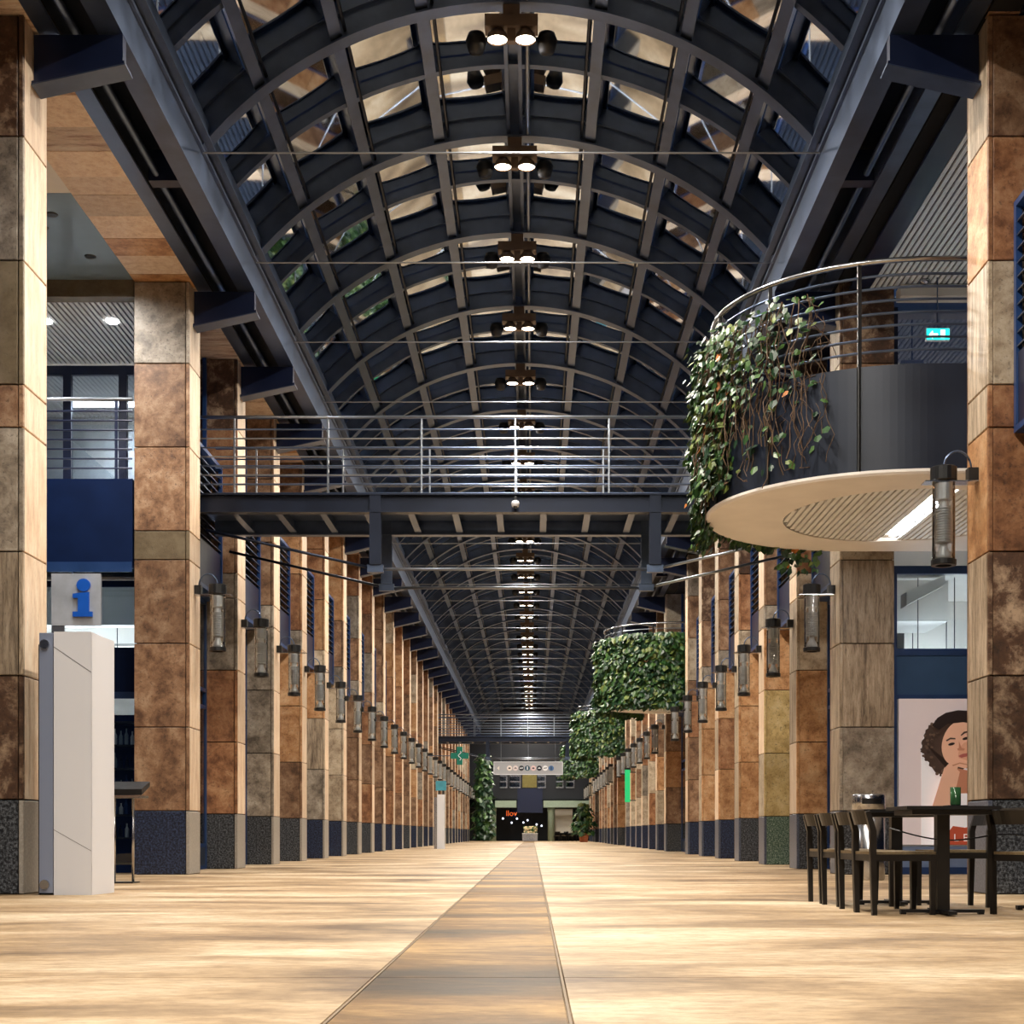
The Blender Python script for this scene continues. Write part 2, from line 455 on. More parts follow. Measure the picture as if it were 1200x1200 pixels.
# ------------------------------------------------------------------ vaulted glass roof
ceil = empty('ceiling', (XC, 0, 8.8), kind='structure')
RAD = 4.85
CZ = EYE + 10.0 - RAD            # centre of the arch
A_SP = math.asin(3.73/RAD)
def arc_sweep(m, prof, a0, a1, n, y0=0.0, mi=0):
    """prof: list of (radius, dy) closed polygon swept along the arch"""
    k = len(prof); vs = []; fs = []
    for i in range(n+1):
        a = a0 + (a1-a0)*i/n
        for (r, dy) in prof: vs.append((r*math.sin(a), y0+dy, r*math.cos(a)))
    for i in range(n):
        for j in range(k):
            fs.append((i*k+j, i*k+(j+1) % k, (i+1)*k+(j+1) % k, (i+1)*k+j))
    fs += [tuple(range(k)), tuple(range(n*k, (n+1)*k))[::-1]]
    m.add(vs, fs, mi); return m
cofs = Vector((0, 0, CZ-8.8))
rib_m = MB()
arc_sweep(rib_m, [(RAD+.025,-.03),(RAD+.025,.03),(RAD+.30,.03),(RAD+.30,-.03)], -A_SP, A_SP, 36)
arc_sweep(rib_m, [(RAD,-.11),(RAD,.11),(RAD+.025,.11),(RAD+.025,-.11)], -A_SP, A_SP, 36)
arc_sweep(rib_m, [(RAD+.30,-.09),(RAD+.30,.09),(RAD+.32,.09),(RAD+.32,-.09)], -A_SP, A_SP, 36)
rib_me = rib_m.mesh('rib', STEEL)
bar_m = MB()
arc_sweep(bar_m, [(RAD+.14,-.03),(RAD+.14,.03),(RAD+.34,.03),(RAD+.34,-.03)], -A_SP, A_SP, 32)
arc_sweep(bar_m, [(RAD+.125,-.055),(RAD+.125,.055),(RAD+.14,.055),(RAD+.14,-.055)], -A_SP, A_SP, 32)
bar_me = bar_m.mesh('glazing_bar', STEEL)
tie_me = MB().tube([(-3.7,0,0),(3.7,0,0)], .011, 6).mesh('tie_rod', RAIL)
RIBS = [j+.24 for j in range(-3, 34)]
for n in RIBS:
    link('rib', rib_me, ceil, cofs + Vector((0, Y(n), 0)))
    link('glazing_bar', bar_me, ceil, cofs + Vector((0, Y(n+.48), 0)))
    link('tie_rod', tie_me, ceil, Vector((0, Y(n)-.13, EYE+8.17-8.8)))
SEG = [R(12.72)*i for i in range(-4, 5)]
ya, yb = Y(-2.76), Y(33.6)
for i, a in enumerate(SEG):
    if i in (0, 8): continue
    m = MB()
    ca, sa = math.cos(a), math.sin(a)
    def pq(r, t): return (XC + r*sa + t*ca, CZ + r*ca - t*sa)
    if i == 4:
        for t in (-.115, .065):
            m.prism([pq(RAD+.06,t), pq(RAD+.06,t+.05), pq(RAD+.32,t+.05), pq(RAD+.32,t)], ya, yb)
        m.prism([pq(RAD+.2,-.07), pq(RAD+.2,.07), pq(RAD+.22,.07), pq(RAD+.22,-.07)], ya, yb)
        m.build('ridge_purlin', STEEL, ceil)
        MB().tube([(XC+.19, ya, CZ+RAD+.04), (XC+.19, yb, CZ+RAD+.04)], .03, 8).build('ridge_conduit', RAIL, ceil, True)
        continue
    m.prism([pq(RAD+.05,-.075), pq(RAD+.05,.075), pq(RAD+.07,.075), pq(RAD+.07,-.075)], ya, yb)
    m.prism([pq(RAD+.07,-.02), pq(RAD+.07,.02), pq(RAD+.31,.02), pq(RAD+.31,-.02)], ya, yb)
    m.build('purlin', STEEL, ceil)
    t = -.14 if a > 0 else .14
    c_ = pq(RAD+.12, t)
    MB().tube([(c_[0], ya, c_[1]), (c_[0], yb, c_[1])], .022, 6).build('drain_pipe', STEEL_D, ceil)
# panes: slightly faceted, each its own tilt
rng = random.Random(5)
far = MB()
def pane_geo(m, a0, a1, y0, y1, r):
    g = .02/r
    a0 += g; a1 -= g
    def p(a, yy, rr): return (rr*math.sin(a), yy, rr*math.cos(a))
    vs = [p(a0,y0,r),p(a1,y0,r),p(a1,y1,r),p(a0,y1,r),p(a0,y0,r+.012),p(a1,y0,r+.012),p(a1,y1,r+.012),p(a0,y1,r+.012)]
    m.add(vs, [(0,1,2,3),(7,6,5,4),(0,4,5,1),(1,5,6,2),(2,6,7,3),(3,7,4,0)])
pane_me = {}
for i in range(8):
    for h in (0, 1):
        m = MB(); pane_geo(m, SEG[i], SEG[i+1], .05 if h == 0 else .06, Y(.48)-.06 if h == 0 else Y(.52)-.05, RAD+.33)
        pane_me[(i, h)] = m.mesh('pane', PANE)
for n in RIBS:
    for i in range(8):
        if 3 < n < 10.3:
            for h in (0, 1):
                o = link('pane', pane_me[(i, h)], ceil, cofs + Vector((0, Y(n + (.48 if h else 0)), 0)))
        elif n < 33:
            pane_geo(far, SEG[i], SEG[i+1], Y(n)+.05, Y(n+1)-.05, RAD+.33)
tag(link('glazing', far.mesh('glazing', PANE), ceil, cofs), kind='stuff')
# edge beams either side
zb = EYE + 7.8
for sg in (-1, 1):
    def X(d): return XC + sg*d
    def bx(m, d0, d1, z0, z1, y0=ya, y1=yb):
        a, b = sorted((X(d0), X(d1))); return m.box(a, b, y0, y1, z0, z1)
    m = MB(); bx(m, 3.74, 3.98, zb, zb+.03); bx(m, 3.74, 3.77, zb+.03, zb+.42); bx(m, 3.70, 3.98, zb+.42, zb+.46); bx(m, 3.86, 3.90, zb+.03, zb+.42)
    m.build('edge_beam', STEEL, ceil)
    m = MB(); bx(m, 3.60, 3.72, zb+.50, zb+.53); bx(m, 3.64, 3.70, zb+.53, zb+.75); m.build('springer_beam', STEEL, ceil)
    m = MB(); bx(m, 4.38, 4.57, zb+.02, zb+.05); bx(m, 4.55, 4.57, zb+.05, zb+.36); bx(m, 4.38, 4.57, zb+.36, zb+.39); m.build('gutter_channel', STEEL, ceil)
    MB().tube([(X(4.27), ya, zb+.14), (X(4.27), yb, zb+.14)], .045, 8).build('gutter_pipe', STEEL, ceil, True)
    m = MB(); bx(m, 3.78, 4.6, zb+.5, zb+.54); m.build('gutter_plate', STEEL_D, ceil)
    m = MB(); bx(m, 3.5, 5.2, zb+1.5, zb+1.6); m.build('roof_edge', STEEL_D, ceil)
    st = MB(); bx(st, 3.92, 4.36, zb+.05, zb+.42, -.1, .1)
    st_me = st.mesh('stiffener', STEEL_N, (XC, 0, 8.8))
    # bracket
    bm_ = MB()
    q = [(X(3.735), zb-.02), (X(4.60), zb-.02), (X(4.60), zb-.50), (X(3.735), zb-.30)]
    bm_.prism(q, -.06, .06)
    q = [(X(3.70), zb-.305), (X(4.60), zb-.505), (X(4.60), zb-.535), (X(3.70), zb-.335)]
    bm_.prism(q, -.13, .13)
    br_me = bm_.mesh('bracket', [STEEL_N], (XC, 0, 8.8))
    fl_ = MB(); q = [(X(3.69), zb-.336), (X(4.60), zb-.536), (X(4.60), zb-.55), (X(3.69), zb-.35)]
    fl_.prism(q, -.14, .14)
    fl_me = fl_.mesh('bracket_flange', STEEL, (XC, 0, 8.8))
    for k in range(-1, 30):
        yy = Y(N0+k+.1)
        ks = LEFT_K if sg < 0 else RIGHT_K
        if k in ks or k == -1:
            b_ = link('bracket', br_me, ceil, (0, yy, 0)); link('bracket_flange', fl_me, b_)
        else:
            link('stiffener', st_me, ceil, (0, yy, 0))

# ------------------------------------------------------------------ ceiling spotlights
sp = empty('ceiling_spotlight', (XC, 0, EYE+9.62), 'twin spotlight fixture hung under an arch at the crown of the glass vault', 'spotlight', 'twin spotlights along the vault crown')
c = Vector(sp.location)
MB().box(c.x-.32, c.x+.32, c.y-.1, c.y+.14, c.z+.1, c.z+.24).box(c.x-.1, c.x+.1, c.y-.06, c.y+.06, c.z+.24, c.z+.40).build('housing', BRONZE, sp)
MB().box(c.x-.05, c.x+.05, c.y-.04, c.y+.04, c.z-.06, c.z+.1).build('hanger', BRONZE, sp)
for s_ in (-1, 1):
    h = MB().lathe([(.06,.10),(.115,.04),(.13,-.03),(.12,-.03)], (c.x+s_*.17, c.y, c.z), 18, caps=False).build('spot_head', BRONZE, sp, True)
    MB().lathe([(.0,-.016),(.118,-.016)], (c.x+s_*.17, c.y, c.z), 18, caps=False).build('lens', LAMPM, h)
    MB().lathe([(.0,.06),(.10,.06),(.13,-.02),(.09,-.16),(.0,-.18)], (c.x+s_*.43, c.y+.12, c.z+.05), 14, caps=False).build('side_floodlight', BLACK, sp, True)
ld = bpy.data.lights.new('spot_beam', 'SPOT'); ld.energy = SPOT_W; ld.color = SPOT_COL
ld.spot_size = R(165); ld.spot_blend = .6; ld.shadow_soft_size = .1
lo = bpy.data.objects.new('spot_beam', ld); col.objects.link(lo); lo.parent = sp; lo.location = (.17, 0, -.06)
ln_ = bpy.data.lights.new('narrow_beam', 'SPOT'); ln_.energy = FLOOD_W; ln_.color = SPOT_COL
ln_.spot_size = R(62); ln_.spot_blend = 1.0; ln_.shadow_soft_size = .1
lo = bpy.data.objects.new('narrow_beam', ln_); col.objects.link(lo); lo.parent = sp; lo.location = (-.17, 0, -.06)
for n in RIBS[::-1]:
    if abs(n-5.24) < .01: continue
    if n < 3:                        # behind and above the camera
        if int(round(n-.24)) % 1: continue
    o = copy_tree(sp); o.location = (XC, Y(n), EYE+9.62)
    j_ = int(round(n-.24))
    o['label'] = ('twin ceiling spotlight under the %s arch beyond the near footbridge' % ORD[j_-6]) if j_ > 6 else 'twin ceiling spotlight under the %s arch before the near footbridge' % ORD[7-j_]
sp.location = (XC, Y(5.24), EYE+9.62); sp['label'] = 'twin ceiling spotlight under the second arch before the near footbridge'

# ------------------------------------------------------------------ windows between the pillars
def bay_window(idx, side, y0, y1, near):
    sg = -1 if side == 'L' else 1
    xf = XL if side == 'L' else XR
    root = empty('window_%d' % idx, (xf + sg*.54, y0, 0), kind='structure')
    def bx(m, d0, d1, a, b, z0, z1):
        p, q = sorted((xf+sg*d0, xf+sg*d1)); return m.box(p, q, a, b, z0, z1)
    e = .004
    m = MB()
    for a in (y0+e, (y0+y1)/2-.03, y1-.06-e): bx(m, .50, .56, a, a+.06, 0, 8.4)
    for z in (.0, .36, 2.62, 2.9, 4.34): bx(m, .505, .555, y0+.06, y1-.06, z, z+.06)
    m.build('window_frame', BLUE, root)
    bx(MB(), .51, .53, y0+.06, y1-.06, .06, .36).build('kick_panel', STEEL, root)
    bx(MB(), .52, .53, y0+.06, y1-.06, .42, 2.62).build('pane', SHOP, root)
    bx(MB(), .52, .53, y0+.06, y1-.06, 2.96, 4.34).build('pane', SHOP, root)
    bx(MB(), .70, .74, y0, y1, 0, 8.4).build('backing', NAVY, root)
    # projecting spandrel box with louvre above
    m = MB(); bx(m, .24, .50, y0+e, y1-e, 4.40, 4.46); bx(m, .24, .50, y0+e, y1-e, 6.54, 6.60)
    bx(m, .24, .30, y0+e, y0+.07, 4.46, 6.54); bx(m, .24, .30, y1-.07, y1-e, 4.46, 6.54)
    m.build('spandrel_frame', BLUE, root)
    bx(MB(), .26, .28, y0+.07, y1-.07, 4.46, 5.15).build('spandrel_panel', STEEL_N, root)
    bx(MB(), .42, .46, y0+.07, y1-.07, 5.15, 6.54).build('louvre_backing', VOIDM, root)
    if near:
        bl = MB(); q = sorted((xf+sg*.25, xf+sg*.38))
        bl.add([(q[0], y0+.07, 0 if sg > 0 else .08), (q[1], y0+.07, .08 if sg > 0 else 0), (q[1], y1-.07, .08 if sg > 0 else 0), (q[0], y1-.07, 0 if sg > 0 else .08),
                (q[0], y0+.07, (0 if sg > 0 else .08)+.015), (q[1], y0+.07, (.08 if sg > 0 else 0)+.015), (q[1], y1-.07, (.08 if sg > 0 else 0)+.015), (q[0], y1-.07, (0 if sg > 0 else .08)+.015)],
               [(3,2,1,0),(4,5,6,7),(0,1,5,4),(1,2,6,5),(2,3,7,6),(3,0,4,7)])
        me = bl.mesh('louvre_blade', STEEL, parent_world(root))
        for j in range(10): link('louvre_blade', me, root, (0, 0, 5.2+j*.132))
    else:
        m = MB()
        for j in range(7): bx(m, .30, .40, y0+.07, y1-.07, 5.2+j*.19, 5.24+j*.19)
        m.build('louvre', STEEL, root)
    return root
wi = 1
for side, ks in (('L', LEFT_K), ('R', RIGHT_K)):
    bay_window(wi, side, Y(N0-.8), Y(N0)-.01, True); wi += 1
    for a, b in zip(ks[:-1], ks[1:]):
        if a == 0: continue
        bay_window(wi, side, Y(N0+a)+PD, Y(N0+b), a < 9); wi += 1

# ------------------------------------------------------------------ side hall beside the information stele
XO = -9.2
yA, yB = Y(6.13), Y(7.1)
h = tag(MB().box(XO, XL-PW-.02, yA, yA+.1, 4.34, 5.60).build('wall_gallery_edge', NAVY), kind='structure')
MB().box(XO, XL-PW-.02, yA-.03, yA-.002, 4.28, 4.42).build('lower_lip', BLUE, h)
MB().box(XO, XL-PW-.02, yA+.11, yB+6, 5.42, 5.58).build('gallery_slab', WHITE, h)
rl = empty('gallery_railing', (-6.8, yA+.05, 5.6), 'blue steel railing with horizontal bars above the navy panel over the information sign', 'railing')
MB().tube([(XO, yA+.05, 6.74), (XL-PW-.03, yA+.05, 6.74)], .028, 8).build('handrail', RAIL, rl, True)
for j in range(7):
    MB().tube([(XO, yA+.05, 5.76+j*.135), (XL-PW-.03, yA+.05, 5.76+j*.135)], .014, 6).build('rail_bar', STEEL_N, rl)
for x in (-5.9, -7.3, -8.7): MB().box(x-.02, x+.02, yA+.04, yA+.06, 5.6, 6.72).build('post', STEEL_N, rl)
# gallery glazing and the lit room behind
g = empty('window_70', (-7.2, yB, 5.6), kind='structure')
m = MB()
for x in (XO, -7.69, -6.78, -5.74):
    m.box(x, x+.13, yB, yB+.1, 5.6, 8.25)
m.box(XO, XL-PW-.02, yB+.005, yB+.095, 8.1, 8.25).box(XO, XL-PW-.02, yB+.005, yB+.095, 5.6, 5.68)
m.build('window_frame', STEEL_N, g)
for a, b in ((XO+.13, -7.69), (-7.56, -6.78), (-6.65, -5.74)): MB().box(a, b, yB+.04, yB+.05, 5.68, 8.1).build('pane', SHOPR, g)
tag(MB().box(XO, XL-PW-.02, yB+3.2, yB+3.3, 5.6, 8.4).build('wall_gallery_back', WHITE), kind='structure')
tag(MB().box(XO, XL-PW-.02, yB+.12, yB+3.2, 8.36, 8.42).build('ceiling_gallery_room', WHITE), kind='structure')
cab = empty('filing_cabinet', (-7.1, yB+2.9, 5.6), 'pale office cupboard behind the gallery window over the information sign', 'cupboard')
MB().box(-7.7, -6.5, yB+2.6, yB+3.18, 5.6, 6.7).build('body', PANEL_W, cab)
for x in (-7.68, -7.08): MB().box(x, x+.56, yB+2.57, yB+2.595, 5.65, 6.65).build('door', PANEL_G, cab)
tl = tag(MB().box(-8.4, -6.0, yB+2.4, yB+2.55, 8.30, 8.355).build('added_strip_light', STRIP), 'slim added strip light on the ceiling of the room behind the gallery railing', 'lamp')  # added strip to brighten the gallery room
# slatted ceiling over the gallery
def slats(root, x0, x1, y0, y1, z, pitch=.08, wd=.05):
    me = MB().box(0, wd, 0, y1-y0, 0, .03).mesh('slat', SLATM)
    o = Vector(parent_world(root)); x = x0
    while x + wd < x1:
        link('slat', me, root, Vector((x, y0, z)) - o); x += pitch
gc = empty('ceiling_gallery_left', (-7.2, yA+1, 8.3), kind='structure')
slats(gc, XO, XL-PW-.02, Y(6.22), yB-.01, 8.27)
MB().box(XO, XL-PW-.02, Y(6.22), yB, 8.33, 8.36).build('ceiling_backing', VOIDM, gc)
MB().box(XO, XL-PW-.02, Y(6.15), Y(6.22)-.01, 8.2, 8.52).build('stone_beam', T['olive'], gc)
for i, x in enumerate((-6.3, -7.3)): MB().lathe([(.0,0),(.09,0),(.1,.02)], (x, Y(6.5), 8.245), 14, caps=False).build('downlight_lens', STRIP, gc)
gc2 = empty('ceiling_side_hall', (-7.2, Y(5.6), 8.44), kind='structure')
MB().box(XO, XL-PW-.02, Y(5.32), Y(6.15), 8.44, 8.5).build('glossy_panel', plain('grey_blue_gloss', srgb(120,138,152), .18, .1, noise=.12, scale=.8), gc2)
MB().box(XO, XL-PW-.02, Y(4.0), Y(5.32)-.01, 8.44, 8.5).build('plaster_panel', CREAM, gc2)
for (x, n) in ((-6.35, 5.62), (-6.02, 5.9), (-6.1, 5.5)):
    MB().lathe([(.0,-.012),(.07,-.012),(.08,0)], (x, Y(n), 8.438), 14, caps=False).build('downlight_ring', BLACK, gc2)
# ground floor shop front behind the stele
yS = Y(6.42)
sf = empty('window_71', (-7.2, yS, 0), kind='structure')
m = MB().box(XO, -5.66, yS, yS+.08, 2.62, 3.34).box(XO, -5.66, yS, yS+.08, 0, .12).box(XO, -5.66, yS+.01, yS+.07, 4.24, 4.33)
m.box(-5.72, -5.66, yS+.001, yS+.079, .12, 4.24)
m.box(-6.84, -6.78, yS+.001, yS+.079, .12, 2.62)
m.build('window_frame', NAVY, sf)
MB().box(XO, -5.66, yS-.02, yS-.002, 2.58, 2.68).build('transom_strip', BLUE, sf)
MB().box(XO, -5.72, yS+.03, yS+.04, 3.34, 4.24).build('pane', SHOP, sf)
MB().box(XO, -6.84, yS+.03, yS+.04, .12, 2.62).build('pane', SHOP, sf)
MB().box(-6.78, -5.72, yS+.03, yS+.04, .12, 2.62).build('pane', SHOP, sf)
tag(MB().box(XO, -5.66, Y(8.1), Y(8.1)+.1, 0, 4.3).build('wall_shop_back', WHITE), kind='structure')
tag(MB().box(XO, -5.66, yS+.1, Y(8.1), 4.36, 4.4).build('ceiling_shop', WHITE), kind='structure')
for i in range(4):
    tag(MB().box(XO, -5.68, yS+.55+i*1.25, yS+.85+i*1.25, 3.75-.12*(i % 2), 4.355).build('trim_%d' % (10+i), WHITE), kind='structure')
def fill_pendant(x0, x1, yy, z, lab, grp):  # added lights, hidden below the panes to brighten shop ceilings from beneath
    r = empty('shop_fill_light', ((x0+x1)/2, yy+.06, z), lab, 'lamp', grp)
    MB().box(x0, x1, yy, yy+.12, z, z+.05).build('tube_lens', SHOP_FILL, r)
    for x in (x0+.2*(x1-x0), x0+.8*(x1-x0)): MB().box(x, x+.012, yy+.055, yy+.067, z+.05, 4.362).build('cord', STEEL_D, r)
for yy in (yS+.95, yS+3.5): fill_pendant(-8.6, -5.9, yy, 3.22, 'added white strip light hidden in the shop behind the information stele', 'added strip lights in the shop behind the stele')
shf = empty('display_shelf', (-6.4, yS+.55, 0), 'dark shelving unit full of small goods behind the shop glass by the stele', 'shelf')
MB().box(-6.76, -6.72, yS+.4, yS+.8, 0, 2.4).box(-5.98, -5.94, yS+.4, yS+.8, 0, 2.4).build('side_panel', WOODD, shf)
MB().box(-6.72, -5.98, yS+.77, yS+.79, .1, 2.4).build('back_panel', NAVY, shf)
SHELF_Z = [.1, .5, .85, 1.2, 1.55, 1.9, 2.25]
for z in SHELF_Z: MB().box(-6.72, -5.98, yS+.4, yS+.77, z, z+.025).build('shelf_board', WOODD, shf)
rng = random.Random(8)
cols_ = [plain('bottle_%d' % i, c, .2, noise=.1) for i, c in enumerate([srgb(190,190,196), srgb(40,60,100), srgb(120,130,140), srgb(24,24,30)])]
bot = [MB().lathe([(.03,0),(.032,.01),(.032,.13),(.012,.17),(.012,.22),(.0,.22)], (0,0,0), 8).mesh('bottle', c_) for c_ in cols_]
for zi, z in enumerate(SHELF_Z[1:-1]):
    for j in range(8):
        o = link('bottle', rng.choice(bot), None, (-6.67+j*.085, yS+.5+rng.random()*.08, z+.026))
        o.scale = (1, 1, .75+.4*rng.random())
        tag(o, 'small bottle among the goods on the dark shelves behind the shop glass', 'bottle', 'bottles on the shop shelves')

# ------------------------------------------------------------------ wall lamps
def lamp(side, k, proto, far_me):
    sg = 1 if side == 'L' else -1
    xf = XL if side == 'L' else XR
    loc = (xf + sg*.33, Y(N0+k+.1), EYE+2.62)
    lab = 'clear glass cylinder lamp hung from a black wall block on a travertine pillar'
    if k > 2: lab = 'glass cylinder lamp on the %s pillar past the near footbridge, %s' % (ORD[[q for q in (LEFT_K if side == 'L' else RIGHT_K) if q > 2].index(k)+1], 'across from the balconies' if side == 'L' else 'balcony side')
    if (side, k) == ('R', 0): lab = 'glass cylinder lamp hanging in front of the round balcony soffit'
    if (side, k) == ('L', 2): lab = 'glass cylinder lamp on the pillar between information sign and footbridge'
    if (side, k) == ('R', 2): lab = 'glass cylinder lamp on the pale veined pillar beside the portrait poster'
    if k > 14:
        o = link('wall_lamp', far_me[side], None, loc)
    else:
        o = copy_tree(proto[side]); o.location = loc
    return tag(o, lab, 'lamp', 'glass cylinder lamps on the pillars')
protos, farm = {}, {}
for side, sg in (('L', 1), ('R', -1)):
    p = empty('wall_lamp', (0, 0, 0))
    xw = -sg*.33
    def bb(m, a, b, *r): return m.box(min(a, b), max(a, b), *r)
    bb(MB(), xw+sg*.004, xw+sg*.1, -.055, .055, .82, .95).build('wall_block', BLACK, p)
    bb(MB(), xw+sg*.01, sg*.2, -.08, .08, .806, .818).build('bracket_plate', INOX, p)
    a_ = [(xw+sg*.06 + sg*(.27)*(1-math.cos(t))/2, 0, .95 + .17*math.sin(t)) for t in [math.pi*i/12 for i in range(13)]]
    MB().tube(a_, .011, 6).build('cable_loop', STEEL, p, True)
    MB().lathe([(.12,.822),(.128,.83),(.128,.955),(.115,.965),(.0,.967)], (0,0,0), 20).build('cap', BLACK, p)
    MB().lathe([(.085,.64),(.085,.80),(.07,.80)], (0,0,0), 16).lathe([(.05,.56),(.05,.64)], (0,0,0), 12).build('socket', COILM, p)
    prof = []
    for j in range(14): z = .22+j*.025; prof += [(.07,z),(.088,z+.006),(.088,z+.012),(.07,z+.018)]
    MB().lathe(prof, (0,0,0), 18).build('cooling_fins', COILM, p)
    MB().lathe([(.085,.062),(.08,.1),(.04,.17),(.035,.22),(.03,.22)], (0,0,0), 18).build('reflector', COILM, p, True)
    MB().lathe([(.11,.06),(.11,.806)], (0,0,0), 24, caps=False).build('glass_tube', CLEAR, p, True)
    MB().lathe([(.08,0),(.118,0),(.122,.01),(.122,.055),(.11,.06),(.08,.06),(.08,0)], (0,0,0), 24, caps=False).build('bottom_ring', BLACK, p)
    protos[side] = p
    m = bb(MB(), xw+sg*.004, xw+sg*.1, -.055, .055, .82, .95)
    m.lathe([(.125,.82),(.125,.96),(0,.96)], (0,0,0), 10).lathe([(.122,0),(.122,.055)], (0,0,0), 10)
    m.lathe([(.08,.06),(.05,.2),(.085,.22),(.085,.8)], (0,0,0), 8, mi=1, caps=False)
    m.lathe([(.11,.06),(.11,.81)], (0,0,0), 10, mi=2, caps=False)
    farm[side] = m.mesh('wall_lamp', [BLACK, COILM, CLEAR])
for k in LEFT_K[1:]: lamp('L', k, protos, farm)
for k in RIGHT_K: lamp('R', k, protos, farm)
for p in protos.values():
    for ch in list(p.children): bpy.data.objects.remove(ch)
    bpy.data.objects.remove(p)

# ------------------------------------------------------------------ footbridges
def bridge(n0, lab, x0=XL-.2, x1=XR+.2):
    y0, y1 = Y(n0), Y(n0)+1.82
    root = empty('footbridge', ((x0+x1)/2, (y0+y1)/2, 5.3), lab, 'footbridge', None, 'thing')
    for yy in (y0, y1-.16):
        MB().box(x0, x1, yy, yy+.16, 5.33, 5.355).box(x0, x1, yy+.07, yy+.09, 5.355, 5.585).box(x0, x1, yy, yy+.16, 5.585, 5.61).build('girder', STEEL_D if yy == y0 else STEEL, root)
    MB().box(x0, x1, y0+.17, y1-.17, 5.55, 5.6).build('deck', STEEL, root)
    x = XC-4.2
    me = MB().box(-.05, .05, y0+.165, y1-.165, 5.36, 5.38).box(-.01, .01, y0+.165, y1-.165, 5.38, 5.545).mesh('cross_beam', STEEL, tuple(parent_world(root)[i] if i else 0 for i in range(3)))
    while x < x1-.2:
        link('cross_beam', me, root, (x-parent_world(root).x, 0, 0)); x += .66
    for yy in (y0+.08, y1-.08):
        for s_ in (-1, 1):
            xp = XC + s_*2.07
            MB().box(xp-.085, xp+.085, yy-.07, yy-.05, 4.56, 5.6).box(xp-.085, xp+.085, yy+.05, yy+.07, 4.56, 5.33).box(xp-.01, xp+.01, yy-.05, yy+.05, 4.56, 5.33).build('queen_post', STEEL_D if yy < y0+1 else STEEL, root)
            MB().box(xp-.12, xp+.12, yy-.04, yy+.04, 4.45, 4.56).build('rod_shoe', STEEL, root)
            xe = XC + s_*4.58
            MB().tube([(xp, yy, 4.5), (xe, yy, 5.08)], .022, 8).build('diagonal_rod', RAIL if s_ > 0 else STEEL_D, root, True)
        MB().tube([(XC-2.07, yy, 4.5), (XC+2.07, yy, 4.5)], .024, 8).build('bottom_rod', RAIL, root, True)
    for yy in (y0+.04, y1-.04):
        MB().tube([(x0, yy, 6.74), (x1, yy, 6.74)], .026, 8).build('handrail', RAIL, root, True)
        for j in range(7):
            MB().tube([(x0, yy, 5.75+j*.135), (x1, yy, 5.75+j*.135)], .0125, 6).build('rail_bar', RAIL if j % 2 else STEEL, root)
        for j in range(-3, 4):
            MB().box(XC+j*1.385-.012, XC+j*1.385+.012, yy-.02, yy+.02, 5.61, 6.72).build('rail_post', RAIL, root)
    return root
bridge(6.4, 'dark steel footbridge with horizontal rails beside the big round balcony')
bridge(22.4, 'steel footbridge far down the arcade above the hanging shop directory')
# dome camera
cd = empty('dome_camera', (PX(604,6.4), Y(6.4)-.05, 5.44), 'small white dome security camera on the near footbridge girder', 'camera')
c = cd.location
MB().lathe([(.0,-.07),(.05,-.05),(.062,0),(.05,.03),(.0,.05)], (c.x, c.y-.03, c.z), 16).build('dome', PANEL_W, cd, True)
MB().lathe([(.0,-.075),(.03,-.068),(.034,-.05)], (c.x, c.y-.045, c.z), 12, caps=False).build('lens_cover', BLACK, cd)
MB().box(c.x-.015, c.x+.015, c.y+.03, c.y+.05, c.z-.03, c.z+.12).build('bracket', BLACK, cd)

